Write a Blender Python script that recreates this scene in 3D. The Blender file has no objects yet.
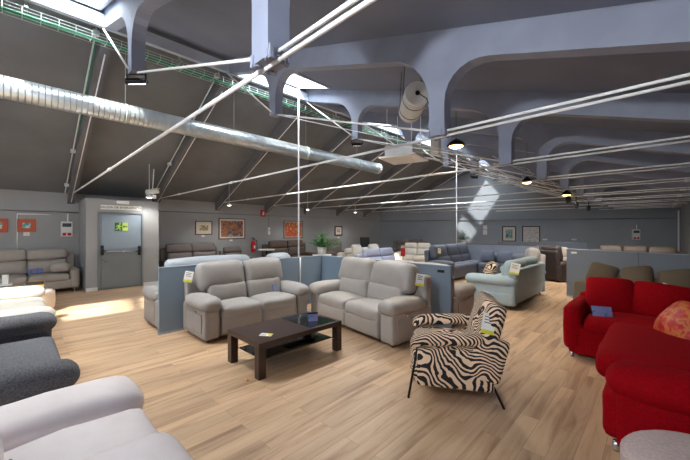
import bpy, bmesh, math, random
from mathutils import Vector, Matrix, noise
random.seed(7)
C = bpy.context.scene.collection
PI = math.pi
R = math.radians

# ------------------------------------------------------------------ materials
def srgb(r, g, b):
    f = lambda v: ((v/255+0.055)/1.055)**2.4 if v > 10 else v/255/12.92
    return (f(r), f(g), f(b), 1)

def newmat(name):
    m = bpy.data.materials.new(name); m.use_nodes = True
    nt = m.node_tree
    return m, nt, nt.nodes['Principled BSDF']

def mix_noise(nt, b, col, var, scale, coord='Object', stretch=(1, 1, 1), detail=4):
    tc = nt.nodes.new('ShaderNodeTexCoord'); mp = nt.nodes.new('ShaderNodeMapping')
    mp.inputs['Scale'].default_value = stretch
    nz = nt.nodes.new('ShaderNodeTexNoise'); nz.inputs['Scale'].default_value = scale; nz.inputs['Detail'].default_value = detail
    rp = nt.nodes.new('ShaderNodeValToRGB')
    rp.color_ramp.elements[0].position = .3; rp.color_ramp.elements[1].position = .7
    rp.color_ramp.elements[0].color = [c*(1-var) for c in col[:3]]+[1]
    rp.color_ramp.elements[1].color = [min(1, c*(1+var)) for c in col[:3]]+[1]
    nt.links.new(tc.outputs[coord], mp.inputs['Vector']); nt.links.new(mp.outputs[0], nz.inputs['Vector'])
    nt.links.new(nz.outputs['Fac'], rp.inputs[0]); nt.links.new(rp.outputs[0], b.inputs['Base Color'])
    return mp, nz, rp

def bump(nt, b, src, strength, dist=.01):
    bp = nt.nodes.new('ShaderNodeBump'); bp.inputs['Strength'].default_value = strength; bp.inputs['Distance'].default_value = dist
    nt.links.new(src, bp.inputs['Height']); nt.links.new(bp.outputs[0], b.inputs['Normal'])

def plain(name, col, rough=.6, metal=0, var=.06, scale=6, emit=None, es=1, bmp=0, bs=80):
    m, nt, b = newmat(name)
    mp, nz, rp = mix_noise(nt, b, col, var, scale)
    b.inputs['Roughness'].default_value = rough; b.inputs['Metallic'].default_value = metal
    if bmp:
        n2 = nt.nodes.new('ShaderNodeTexNoise'); n2.inputs['Scale'].default_value = bs
        nt.links.new(mp.outputs[0], n2.inputs['Vector']); bump(nt, b, n2.outputs['Fac'], bmp, .004)
    if emit:
        b.inputs['Emission Color'].default_value = emit; b.inputs['Emission Strength'].default_value = es
    return m

def fabric(name, col, rough=.9, var=.12, scale=120, bmp=.5):
    m, nt, b = newmat(name)
    mp, nz, rp = mix_noise(nt, b, col, var, scale, detail=2)
    b.inputs['Roughness'].default_value = rough
    b.inputs['Specular IOR Level'].default_value = .12
    bump(nt, b, nz.outputs['Fac'], bmp, .003)
    return m

def leather(name, col, rough=.55, var=.05):
    m, nt, b = newmat(name)
    mp, nz, rp = mix_noise(nt, b, col, var, 5)
    b.inputs['Roughness'].default_value = rough
    v = nt.nodes.new('ShaderNodeTexNoise'); v.inputs['Scale'].default_value = 14; v.inputs['Detail'].default_value = 6
    nt.links.new(mp.outputs[0], v.inputs['Vector']); bump(nt, b, v.outputs['Fac'], .25, .012)
    return m

def floor_mat():
    m, nt, b = newmat('oak_laminate')
    tc = nt.nodes.new('ShaderNodeTexCoord'); mp = nt.nodes.new('ShaderNodeMapping')
    mp.inputs['Rotation'].default_value = (0, 0, PI/2)
    br = nt.nodes.new('ShaderNodeTexBrick'); br.offset = .37; br.inputs['Scale'].default_value = 1
    br.inputs['Brick Width'].default_value = 1.3; br.inputs['Row Height'].default_value = .145
    br.inputs['Mortar Size'].default_value = .0016; br.inputs['Mortar Smooth'].default_value = .3
    br.inputs['Color1'].default_value = (0, 0, 0, 1); br.inputs['Color2'].default_value = (1, 1, 1, 1)
    br.inputs['Mortar'].default_value = (.2, .2, .2, 1)
    nt.links.new(tc.outputs['Object'], mp.inputs[0]); nt.links.new(mp.outputs[0], br.inputs['Vector'])
    # grain : shifted per plank
    sep = nt.nodes.new('ShaderNodeVectorMath'); sep.operation = 'MULTIPLY_ADD'
    sep.inputs[1].default_value = (7.3, 4.1, 0)
    mp2 = nt.nodes.new('ShaderNodeMapping'); mp2.inputs['Scale'].default_value = (9, .9, 1)
    nt.links.new(tc.outputs['Object'], mp2.inputs[0])
    nt.links.new(br.outputs['Color'], sep.inputs[0]); nt.links.new(mp2.outputs[0], sep.inputs[2])
    nz = nt.nodes.new('ShaderNodeTexNoise'); nz.inputs['Scale'].default_value = 1.1; nz.inputs['Detail'].default_value = 6
    nz.inputs['Distortion'].default_value = .6; nz.inputs['Roughness'].default_value = .6
    nt.links.new(sep.outputs[0], nz.inputs['Vector'])
    rp = nt.nodes.new('ShaderNodeValToRGB')
    e = rp.color_ramp.elements
    e[0].position = .3; e[0].color = srgb(158, 124, 94); e[1].position = .68; e[1].color = srgb(216, 184, 150)
    x = e.new(.47); x.color = srgb(200, 166, 132)
    nt.links.new(nz.outputs['Fac'], rp.inputs[0])
    mx = nt.nodes.new('ShaderNodeMixRGB'); mx.blend_type = 'MULTIPLY'; mx.inputs[0].default_value = 1
    r2 = nt.nodes.new('ShaderNodeValToRGB')
    r2.color_ramp.elements[0].color = (.80, .79, .79, 1); r2.color_ramp.elements[1].color = (1.0, 1.0, 1.0, 1)
    nt.links.new(br.outputs['Color'], r2.inputs[0])
    nt.links.new(rp.outputs[0], mx.inputs[1]); nt.links.new(r2.outputs[0], mx.inputs[2])
    m2 = nt.nodes.new('ShaderNodeMixRGB'); m2.inputs[2].default_value = srgb(105, 80, 60)
    ml = nt.nodes.new('ShaderNodeMath'); ml.operation = 'MULTIPLY'; ml.inputs[1].default_value = .6
    nt.links.new(br.outputs['Fac'], ml.inputs[0]); nt.links.new(ml.outputs[0], m2.inputs[0]); nt.links.new(mx.outputs[0], m2.inputs[1])
    nt.links.new(m2.outputs[0], b.inputs['Base Color'])
    b.inputs['Roughness'].default_value = .42
    bump(nt, b, nz.outputs['Fac'], .05, .003)
    return m

def zebra_mat(name='zebra_velvet', scale=9):
    m, nt, b = newmat(name)
    tc = nt.nodes.new('ShaderNodeTexCoord'); mp = nt.nodes.new('ShaderNodeMapping')
    mp.inputs['Rotation'].default_value = (.5, .9, .3)
    n = nt.nodes.new('ShaderNodeTexNoise'); n.inputs['Scale'].default_value = 2.6; n.inputs['Detail'].default_value = 1.5
    vm = nt.nodes.new('ShaderNodeVectorMath'); vm.operation = 'MULTIPLY_ADD'; vm.inputs[1].default_value = (.50, .50, .50)
    w = nt.nodes.new('ShaderNodeTexWave'); w.inputs['Scale'].default_value = scale; w.inputs['Distortion'].default_value = 2.2
    w.inputs['Detail'].default_value = 1.2; w.inputs['Detail Scale'].default_value = 1.2
    w.bands_direction = 'Z'
    rp = nt.nodes.new('ShaderNodeValToRGB'); rp.color_ramp.elements[0].position = .50; rp.color_ramp.elements[1].position = .56
    rp.color_ramp.elements[0].color = srgb(30, 22, 24); rp.color_ramp.elements[1].color = srgb(232, 204, 176)
    nt.links.new(tc.outputs['Object'], mp.inputs[0]); nt.links.new(mp.outputs[0], n.inputs['Vector'])
    nt.links.new(n.outputs['Color'], vm.inputs[0]); nt.links.new(mp.outputs[0], vm.inputs[2])
    nt.links.new(vm.outputs[0], w.inputs['Vector']); nt.links.new(w.outputs['Fac'], rp.inputs[0]); nt.links.new(rp.outputs[0], b.inputs['Base Color'])
    b.inputs['Roughness'].default_value = .8
    return m

def duct_mat():
    m, nt, b = newmat('galvanised_duct')
    tc = nt.nodes.new('ShaderNodeTexCoord')
    w = nt.nodes.new('ShaderNodeTexWave'); w.bands_direction = 'Y'; w.inputs['Scale'].default_value = 4.2; w.wave_profile = 'SAW'
    rp = nt.nodes.new('ShaderNodeValToRGB'); rp.color_ramp.elements[0].position = .0; rp.color_ramp.elements[1].position = .14
    rp.color_ramp.elements[0].color = (1, 1, 1, 1); rp.color_ramp.elements[1].color = (0, 0, 0, 1)
    nt.links.new(tc.outputs['Object'], w.inputs['Vector']); nt.links.new(w.outputs['Fac'], rp.inputs[0])
    mp, nz, r2 = mix_noise(nt, b, srgb(206, 212, 216), .12, 7)
    b.inputs['Metallic'].default_value = .7; b.inputs['Roughness'].default_value = .3
    bump(nt, b, rp.outputs[0], 1, .03)
    return m

def glass_mat(name='skylight_glass', k=.94):
    m, nt, b = newmat(name)
    nt.nodes.remove(b)
    out = nt.nodes['Material Output']
    t = nt.nodes.new('ShaderNodeBsdfTransparent'); t.inputs[0].default_value = (k*.98, k, k, 1)
    g = nt.nodes.new('ShaderNodeBsdfGlossy'); g.inputs['Roughness'].default_value = .15
    x = nt.nodes.new('ShaderNodeMixShader'); x.inputs[0].default_value = .08
    nt.links.new(t.outputs[0], x.inputs[1]); nt.links.new(g.outputs[0], x.inputs[2]); nt.links.new(x.outputs[0], out.inputs[0])
    return m

def art_mat(name, cols, scale=5, seed=0, detail=3):
    m, nt, b = newmat(name)
    tc = nt.nodes.new('ShaderNodeTexCoord'); mp = nt.nodes.new('ShaderNodeMapping'); mp.inputs['Location'].default_value = (seed, seed*2.1, seed*.7)
    n = nt.nodes.new('ShaderNodeTexNoise'); n.inputs['Scale'].default_value = scale; n.inputs['Detail'].default_value = detail
    rp = nt.nodes.new('ShaderNodeValToRGB'); e = rp.color_ramp.elements
    k = len(cols)
    e[0].position = .3; e[0].color = cols[0]; e[1].position = .7; e[1].color = cols[-1]
    for i in range(1, k-1):
        q = e.new(.3+.4*i/(k-1)); q.color = cols[i]
    nt.links.new(tc.outputs['Object'], mp.inputs[0]); nt.links.new(mp.outputs[0], n.inputs['Vector'])
    nt.links.new(n.outputs['Fac'], rp.inputs[0]); nt.links.new(rp.outputs[0], b.inputs['Base Color'])
    b.inputs['Roughness'].default_value = .5
    return m

M = dict(
    floor=floor_mat(),
    wall=plain('grey_wall_paint', srgb(158, 158, 158), .75, var=.04, scale=1.5, bmp=.15, bs=60),
    wallblue=plain('blue_grey_wall_paint', srgb(150, 156, 164), .75, var=.04, scale=1.2, bmp=.15, bs=60),
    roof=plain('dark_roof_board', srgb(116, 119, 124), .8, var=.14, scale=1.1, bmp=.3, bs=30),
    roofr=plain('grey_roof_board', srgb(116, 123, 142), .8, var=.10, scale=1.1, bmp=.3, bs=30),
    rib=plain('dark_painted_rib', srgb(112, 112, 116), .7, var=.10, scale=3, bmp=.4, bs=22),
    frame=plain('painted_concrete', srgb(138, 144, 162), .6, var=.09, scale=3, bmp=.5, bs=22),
    white=plain('white_enamel', srgb(225, 225, 222), .4, var=.02),
    rod=plain('white_painted_rod', srgb(246, 246, 246), .4, var=.05, scale=12),
    skyframe=plain('skylight_frame_paint', srgb(190, 198, 212), .5, var=.04),
    glass=glass_mat(), dusty=glass_mat('dusty_skylight_glass', .6),  # second pane is darkened to weaken the sun beam on the far wall
    duct=duct_mat(),
    green=plain('green_cable', srgb(40, 150, 105), .5, var=.1),
    tray=plain('zinc_wire_tray', srgb(200, 215, 208), .4, .5, var=.1),
    steel=plain('brushed_steel_door', srgb(132, 138, 142), .42, .35, var=.06, scale=2),
    doortop=plain('door_upper_panel', srgb(142, 156, 168), .5, .1, var=.05, scale=2),
    black=plain('black_plastic', srgb(22, 22, 24), .45, var=.1),
    blackmetal=plain('black_metal', srgb(30, 29, 30), .4, .6, var=.1),
    chrome=plain('chrome', srgb(205, 205, 208), .2, .9, var=.03),
    partition=plain('blue_partition_panel', srgb(120, 138, 156), .6, var=.03, scale=2),
    partition2=plain('grey_partition_panel', srgb(118, 126, 140), .6, var=.03, scale=2),
    parttrim=plain('partition_edge', srgb(150, 165, 180), .5, var=.03),
    taupe=leather('warm_grey_leatherette', srgb(150, 145, 142)),
    taupe2=leather('light_taupe_microfibre', srgb(158, 151, 145)),
    pale=leather('pale_blue_grey_upholstery', srgb(150, 157, 163)),
    near=leather('pale_pinkish_grey_leather', srgb(238, 228, 226), .5),
    sage=leather('stone_grey_upholstery', srgb(170, 160, 150)),
    cream=leather('cream_leather', srgb(208, 200, 188), .5),
    beige=fabric('beige_fabric', srgb(196, 180, 165)),
    dark=fabric('charcoal_tweed', srgb(98, 98, 102), var=.35, scale=90),
    red=fabric('red_corduroy', srgb(142, 0, 12), var=.16, scale=60),
    redpat=art_mat('red_patterned_fabric', [srgb(150, 10, 20), srgb(190, 20, 25), srgb(200, 120, 60), srgb(175, 20, 25)], 16, 3),
    blue=leather('slate_blue_upholstery', srgb(84, 89, 103), .6),
    bluecush=fabric('slate_blue_fabric', srgb(92, 99, 118)),
    lav=fabric('lavender_grey_fabric', srgb(166, 170, 190), var=.05),
    aqua=leather('pale_aqua_upholstery', srgb(148, 166, 174), .6),
    olive=fabric('olive_taupe_fabric', srgb(112, 103, 92)),
    oliveb=fabric('olive_brown_fabric', srgb(105, 94, 80)),
    brown=leather('mid_brown_leather', srgb(88, 74, 64)),
    greybrown=leather('grey_brown_leather', srgb(116, 106, 102)),
    dkbrown=leather('dark_brown_leather', srgb(48, 38, 36)),
    pouf=fabric('pinkish_linen', srgb(190, 172, 168), var=.12, scale=70),
    wenge=plain('wenge_wood', srgb(56, 40, 36), .3, var=.2, scale=4),
    tint=plain('tinted_glass_top', srgb(34, 38, 42), .08, .0, var=.03),
    walnut=plain('dark_wood_foot', srgb(70, 45, 32), .5),
    zebra=zebra_mat('zebra_velvet', 11), zebrac=zebra_mat('zebra_cushion_fabric', 12),
    leaf=plain('leaf_green', srgb(72, 120, 66), .5, var=.35, scale=9),
    leafd=plain('dark_leaf_green', srgb(70, 88, 70), .5, var=.3, scale=9),
    pot=plain('white_ceramic', srgb(222, 218, 212), .3, var=.02),
    soil=plain('potting_soil', srgb(50, 38, 30), .9),
    paper=plain('white_paper', srgb(232, 232, 226), .7, var=.02),
    yellow=plain('yellow_print', srgb(214, 210, 60), .6, var=.05),
    orange=plain('orange_card', srgb(226, 160, 40), .6, var=.05),
    cardblue=art_mat('blue_card_print', [srgb(30, 50, 90), srgb(90, 140, 190), srgb(150, 110, 160), srgb(60, 150, 180)], 30, 5),
    firered=plain('fire_red', srgb(190, 20, 24), .35, var=.05),
    signgreen=plain('exit_green', srgb(20, 110, 60), .5, var=.03),
    signyellow=plain('photoluminescent_yellow', srgb(205, 220, 110), .6, var=.03),
    redframe=plain('orange_red_frame', srgb(196, 92, 62), .5, var=.06),
    woodframe=plain('reddish_wood_frame', srgb(84, 44, 34), .45, var=.1),
    dkframe=plain('dark_picture_frame', srgb(42, 34, 34), .45, var=.1),
    mat=plain('picture_mat', srgb(215, 205, 188), .7, var=.02),
    art_teal=art_mat('teal_artwork', [srgb(60, 150, 170), srgb(150, 210, 190), srgb(220, 225, 190), srgb(70, 120, 170)], 9, 1),
    art_sepia=art_mat('sepia_sketch', [srgb(196, 176, 140), srgb(205, 190, 155), srgb(120, 105, 70), srgb(190, 170, 130)], 9, 2),
    art_land=art_mat('colourful_landscape', [srgb(110, 150, 190), srgb(150, 150, 130), srgb(70, 60, 80), srgb(190, 110, 60), srgb(100, 100, 70), srgb(150, 170, 185)], 5, 4, 5),
    art_flow=art_mat('orange_floral_painting', [srgb(180, 170, 120), srgb(200, 90, 50), srgb(190, 60, 40), srgb(160, 150, 90), srgb(210, 190, 150)], 7, 6, 4),
    art_bw=art_mat('monochrome_print', [srgb(40, 40, 45), srgb(120, 120, 125), srgb(225, 225, 225), srgb(80, 80, 85)], 12, 7),
    art_green=art_mat('green_print', [srgb(60, 100, 95), srgb(160, 185, 180), srgb(60, 110, 100), srgb(210, 215, 212)], 6, 8),
    art_pale=art_mat('pale_grey_pink_print', [srgb(150, 142, 146), srgb(190, 180, 180), srgb(215, 205, 205), srgb(165, 155, 160)], 8, 9),
    warm=plain('warm_lamp', (1, .75, .4, 1), .5, emit=(1, .62, .22, 1), es=7),
    led=plain('led_strip', (1, 1, 1, 1), .5, emit=(1, .97, .9, 1), es=6),
    lcd=plain('display_grey', srgb(70, 78, 80), .3),
    pink=plain('pink_plastic', srgb(210, 60, 90), .5),
)

# ------------------------------------------------------------------ mesh helpers
def obj(name, bm, m, parent=None, smooth=False, kind=None):
    me = bpy.data.meshes.new(name); bm.normal_update(); bm.to_mesh(me); bm.free()
    if not isinstance(m, (list, tuple)): m = [m]
    for k in m: me.materials.append(k)
    if smooth:
        me.polygons.foreach_set('use_smooth', [True]*len(me.polygons))
    o = bpy.data.objects.new(name, me); C.objects.link(o)
    if parent is not None: o.parent = parent
    if kind: o['kind'] = kind
    return o

def thing(name, label, cat, loc=(0, 0, 0), rz=0, group=None):
    o = bpy.data.objects.new(name, None); C.objects.link(o); o.empty_display_size = .1
    o.location = loc; o.rotation_euler = (0, 0, rz); o['label'] = label; o['category'] = cat
    if group: o['group'] = group
    return o

def tag(o, label, cat, group=None):
    o['label'] = label; o['category'] = cat
    if group: o['group'] = group
    return o

def box(bm, x0, x1, y0, y1, z0, z1, bev=0, X=None, mi=0):
    r = bmesh.ops.create_cube(bm, size=1)
    vs = r['verts']
    for v in vs:
        v.co = Vector(((x0+x1)/2+v.co.x*(x1-x0), (y0+y1)/2+v.co.y*(y1-y0), (z0+z1)/2+v.co.z*(z1-z0)))
    fs = set(f for v in vs for f in v.link_faces)
    if mi:
        for f in fs: f.material_index = mi
    if bev:
        es = list(set(e for v in vs for e in v.link_edges))
        q = bmesh.ops.bevel(bm, geom=es, offset=bev, segments=2, affect='EDGES', profile=.5)
        vs = list(set(v for f in q['faces'] for v in f.verts) | set(v for v in vs if v.is_valid))
    if X is not None:
        for v in vs: v.co = X @ v.co
    return vs

def tube(bm, p, q, r, r2=None, seg=10, mi=0):
    p = Vector(p); q = Vector(q); d = q-p
    X = Matrix.Translation((p+q)/2) @ d.to_track_quat('Z', 'Y').to_matrix().to_4x4()
    g = bmesh.ops.create_cone(bm, cap_ends=True, segments=seg, radius1=r, radius2=r if r2 is None else r2, depth=d.length, matrix=X)
    if mi:
        for f in set(f for v in g['verts'] for f in v.link_faces): f.material_index = mi

def path(bm, pts, r, seg=8):
    for a, b in zip(pts, pts[1:]): tube(bm, a, b, r, seg=seg)

def lathe(bm, prof, seg=24, X=None):
    rings = []
    for r, z in prof:
        rings.append([bm.verts.new((r*math.cos(2*PI*i/seg), r*math.sin(2*PI*i/seg), z)) for i in range(seg)])
    for a, b in zip(rings, rings[1:]):
        for i in range(seg):
            bm.faces.new((a[i], a[(i+1) % seg], b[(i+1) % seg], b[i]))
    bm.faces.new(rings[0][::-1]); bm.faces.new(rings[-1])
    if X is not None:
        for ring in rings:
            for v in ring: v.co = X @ v.co

def rbox(bm, size, r, X=None, puff=(0, 0, 0), wr=0, wf=5, n=10, warp=None, pinch=0):
    """soft cushion block: rounded box with bulging faces and creases"""
    h = [s/2 for s in size]; r = min(r, min(h)*.98)
    ts = []
    for i in range(n+1):
        t = -1+2*i/n
        ts.append(math.copysign(1-(1-abs(t))**1.6, t))
    seed = random.random()*50
    cache = {}
    def vert(a, b, c):
        key = (round(a, 5), round(b, 5), round(c, 5))
        if key in cache: return cache[key]
        u = (a, b, c)
        p = Vector([u[i]*h[i] for i in range(3)])
        inn = Vector([max(-(h[i]-r), min(h[i]-r, p[i])) for i in range(3)])
        d = p-inn
        if d.length > 1e-9: p = inn+d.normalized()*r
        v = [p[i]/h[i] for i in range(3)]
        q = p.copy()
        q.x += puff[0]*v[0]*(1-v[1]**2)*(1-v[2]**2)
        q.y += puff[1]*v[1]*(1-v[0]**2)*(1-v[2]**2)
        q.z += puff[2]*v[2]*(1-v[0]**2)*(1-v[1]**2)
        if pinch:
            k = 1-pinch*(v[0]**2)*(v[2]**2)
            q.y *= k
        if warp: q = warp(q)
        if wr:
            nv = noise.noise_vector(Vector((q.x*wf+seed, q.y*wf, q.z*wf)))
            q += nv*wr
        if X is not None: q = X @ q
        w = bm.verts.new(q); cache[key] = w
        return w
    for ax in range(3):
        for s in (-1, 1):
            for i in range(n):
                for j in range(n):
                    cs = []
                    for (a, b) in ((i, j), (i+1, j), (i+1, j+1), (i, j+1)):
                        u = [0, 0, 0]; u[ax] = s; u[(ax+1) % 3] = ts[a]; u[(ax+2) % 3] = ts[b]
                        cs.append(vert(*u))
                    if s < 0: cs.reverse()
                    try: bm.faces.new(cs)
                    except ValueError: pass

def T(x, y, z, rx=0, ry=0, rz=0):
    return Matrix.Translation((x, y, z)) @ Matrix.Rotation(rz, 4, 'Z') @ Matrix.Rotation(ry, 4, 'Y') @ Matrix.Rotation(rx, 4, 'X')

def part(name, m, parent, fn, smooth=False, label=None):
    bm = bmesh.new(); fn(bm)
    o = obj(name, bm, m, parent, smooth)
    if label: o['label'] = label
    return o

def soft(name, m, parent, size, r, X, label=None, **k):
    bm = bmesh.new(); rbox(bm, size, r, X, **k)
    o = obj(name, bm, m, parent, True)
    if label: o['label'] = label
    return o

def place_mesh(name, m, fn, loc, rz, label, cat, group=None, smooth=False):
    bm = bmesh.new(); fn(bm)
    o = obj(name, bm, m, None, smooth); o.location = loc; o.rotation_euler = (0, 0, rz)
    return tag(o, label, cat, group)

# ------------------------------------------------------------------ frame of the place
# x runs from the left eave wall to the right eave wall, y along the ridge, camera near (0, 0, 1.6)
XL, YB = -11.9, -4.0
WINE = 950
def far_y(x): return 15.1+.51*(x-XL)
def far_x(y): return XL+(y-15.1)/.51
FA = math.atan(.51)
XR = 1.3
def right_x(y): return .65+(21.5-y)*.033
ZE = 2.66
RX, RZ = -6.5, 5.2
def top_z(x):
    if x >= RX: return RZ-.31*(x-RX)
    return RZ-.475*(RX-x)

def struct(name, bm, m, parent=None, smooth=False):
    o = obj(name, bm, m, parent, smooth)
    if parent is None: o['kind'] = 'structure'
    return o

# floor
bm = bmesh.new()
v = [bm.verts.new(p) for p in ((XL-.1, YB-.1, 0), (right_x(YB)+.1, YB-.1, 0), (.75, 21.6, 0), (XL-.1, 15.05, 0))]
f = bm.faces.new(v)
g = bmesh.ops.extrude_face_region(bm, geom=[f])
for w in [e for e in g['geom'] if isinstance(e, bmesh.types.BMVert)]: w.co.z = -.1
bmesh.ops.recalc_face_normals(bm, faces=bm.faces)
struct('floor', bm, M['floor'])

# walls
def prism(bm, poly, thick):
    """poly: list of 3D points on a plane; thick: vector"""
    a = [bm.verts.new(p) for p in poly]; b = [bm.verts.new(Vector(p)+Vector(thick)) for p in poly]
    bm.faces.new(a); bm.faces.new(b[::-1])
    n = len(a)
    for i in range(n): bm.faces.new((a[i], b[i], b[(i+1) % n], a[(i+1) % n]))
    bmesh.ops.recalc_face_normals(bm, faces=bm.faces)
bm = bmesh.new(); prism(bm, [(XL, YB, 0), (XL, 15.1, 0), (XL, 15.1, top_z(XL)), (XL, YB, top_z(XL))], (-.15, 0, 0)); struct('wall_left', bm, M['wall'])
zr = top_z(right_x(21.5)); zr0 = top_z(right_x(YB))
bm = bmesh.new(); prism(bm, [(right_x(YB), YB, 0), (.65, 21.5, 0), (.65, 21.5, zr), (right_x(YB), YB, zr0)], (.15, 0, 0)); struct('wall_right', bm, M['wall'])
bm = bmesh.new(); prism(bm, [(XL, 15.1, 0), (.65, 21.5, 0), (.65, 21.5, zr), (RX, far_y(RX), RZ), (XL, 15.1, top_z(XL))], (-.07, .14, 0)); struct('wall_far', bm, M['wallblue'])
WB = [(-10.6, -8.4), (-7.4, -5.2), (-4.2, -2.0), (-1.6, .6)]  # window openings added in the unseen back wall to brighten the room
WZ0, WZ1 = .95, 2.25
bm = bmesh.new()
edges = [XL]+[e for w_ in WB for e in w_]+[right_x(YB)]
for j in range(0, len(edges), 2): box(bm, edges[j], edges[j+1], YB-.14, YB, 0, WZ1)
for a_, b_ in WB: box(bm, a_, b_, YB-.14, YB, 0, WZ0)
prism(bm, [(XL, YB, WZ1), (right_x(YB), YB, WZ1), (right_x(YB), YB, zr0), (RX, YB, RZ), (XL, YB, top_z(XL))], (0, -.14, 0))
struct('wall_back', bm, M['wall'])
for j, (a_, b_) in enumerate(WB):
    w = bpy.data.objects.new('window_%d' % (20+j), None); C.objects.link(w); w['kind'] = 'structure'; w.location = (a_, YB, WZ0)
    def fr(b):
        L_, H_ = b_-a_, WZ1-WZ0
        box(b, 0, L_, -.1, -.03, 0, .05); box(b, 0, L_, -.1, -.03, H_-.05, H_); box(b, 0, .05, -.1, -.03, .05, H_-.05); box(b, L_-.05, L_, -.1, -.03, .05, H_-.05); box(b, L_/2-.025, L_/2+.025, -.1, -.03, .05, H_-.05)
    part('window_frame', M['white'], w, fr)
    part('window_pane', M['glass'], w, lambda b: (box(b, .05, (b_-a_)/2-.025, -.07, -.062, .05, WZ1-WZ0-.05), box(b, (b_-a_)/2+.025, b_-a_-.05, -.07, -.062, .05, WZ1-WZ0-.05)))
    li = bpy.data.lights.new('window_daylight', 'AREA'); li.shape = 'RECTANGLE'; li.size = b_-a_; li.size_y = WZ1-WZ0; li.energy = WINE; li.color = (.88, .94, 1)  # added fill lamp outside each made-up back window
    lo = bpy.data.objects.new('window_daylight', li); C.objects.link(lo); lo.location = ((a_+b_)/2, YB-.3, (WZ0+WZ1)/2); lo.rotation_euler = (PI/2, 0, PI) 

# emergency exit enclosure jutting from the left wall : x -11.9..-10.6, y 1.26..2.95
JX, J0, J1, JZ = -10.6, 1.26, 2.95, 2.43
DY0, DY1, DZ = 1.50, 2.55, 2.09
bm = bmesh.new()
box(bm, JX-.14, JX, J0, DY0, 0, JZ); box(bm, JX-.14, JX, DY1, J1, 0, JZ); box(bm, JX-.14, JX, DY0, DY1, DZ, JZ)
box(bm, XL, JX-.14, J0, J0+.12, 0, JZ); box(bm, XL, JX-.14, J1-.12, J1, 0, JZ); box(bm, XL, JX-.14, J0+.12, J1-.12, JZ-.08, JZ)
struct('wall_vestibule', bm, M['wall'])
# door
d = bpy.data.objects.new('door_1', None); C.objects.link(d); d.location = (JX, DY0, 0); d['kind'] = 'structure'
W_ = DY1-DY0
part('door_frame', M['steel'], d, lambda b: (box(b, -.10, .015, 0, .045, 0, DZ), box(b, -.10, .015, W_-.045, W_, 0, DZ), box(b, -.10, .015, .045, W_-.045, DZ-.045, DZ)))
lf = part('door_leaf', M['steel'], d, lambda b: (box(b, -.07, -.02, .047, W_-.047, .01, 1.04), box(b, -.02, -.008, .08, W_-.08, .06, 1.0, .004)))
part('upper_panel', M['doortop'], lf, lambda b: (box(b, -.07, -.02, .047, W_-.047, 1.04, DZ-.047), box(b, -.02, -.009, .08, W_-.08, 1.08, DZ-.09, .004)))
def pb(b):
    tube(b, (.07, .1, 1.04), (.07, W_-.1, 1.0), .016)
part('panic_bar', M['chrome'], d, pb, True)
for yy, zz in ((.1, 1.06), (W_-.1, 1.02)):
    part('bar_bracket', M['black'], d, lambda b: (box(b, -.01, .05, yy-.03, yy+.03, zz-.13, zz+.13, .01), box(b, .02, .1, yy-.022, yy+.022, zz-.06, zz+.05, .008)))
part('door_lock', M['chrome'], d, lambda b: (box(b, -.02, .005, .09, .14, .72, .8, .005), tube(b, (.0, .11, .76), (.05, .11, .76), .012), tube(b, (.05, .11, .76), (.05, .2, .76), .01)))
# baseboard pieces
for n_, (x0, x1, y0, y1) in {'vestibule': (JX, JX+.02, J0, DY0), 'vestibule.001': (JX, JX+.02, DY1, J1), 'left': (XL, XL+.02, J1, 15.0), 'left.001': (XL, XL+.02, YB, J0)}.items():
    bm = bmesh.new(); box(bm, x0, x1, y0, y1, 0, .09); struct('baseboard_'+n_, bm, M['white'])

# roof with skylight openings
SKY = [(-6.4, -4.9, -3.2, -.6), (-6.4, -5.3, 0.0, .95), (-6.4, -5.3, 3.35, 4.95), (-6.4, -5.3, 7.6, 9.1), (-6.4, -5.3, 10.6, 12.1), (-6.45, -5.3, 14.9, 17.3)]
xs = sorted(set([XL-.15, RX, -6.45, -6.4, -5.3, -4.9, 1.6]))
ys = sorted(set([YB-.14]+[s[2] for s in SKY]+[s[3] for s in SKY]+[15.4]))
bm = bmesh.new()
def in_hole(x, y): return any(a < x < b and c < y < d_ for a, b, c, d_ in SKY)
def cell(x0, x1, y00, y10, y01, y11):
    # corner order (x0,y00),(x1,y10),(x1,y11),(x0,y01)
    pts = [(x0, y00), (x1, y10), (x1, y11), (x0, y01)]
    a = [bm.verts.new((x, y, top_z(x))) for x, y in pts]; b = [bm.verts.new((x, y, top_z(x)+.12)) for x, y in pts]
    bm.faces.new(a[::-1]); bm.faces.new(b)
    for i in range(4): bm.faces.new((a[i], a[(i+1) % 4], b[(i+1) % 4], b[i]))
ys2 = ys+[22.4]
ys2 = sorted(set(ys2))
for x0, x1 in zip(xs, xs[1:]):
    for y0, y1 in zip(ys2, ys2[1:]):
        if in_hole((x0+x1)/2, (y0+y1)/2): continue
        cell(x0, x1, y0, y0, y1, y1)
bmesh.ops.recalc_face_normals(bm, faces=bm.faces)
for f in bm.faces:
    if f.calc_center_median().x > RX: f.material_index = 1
struct('ceiling', bm, [M['roof'], M['roofr']])

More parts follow.
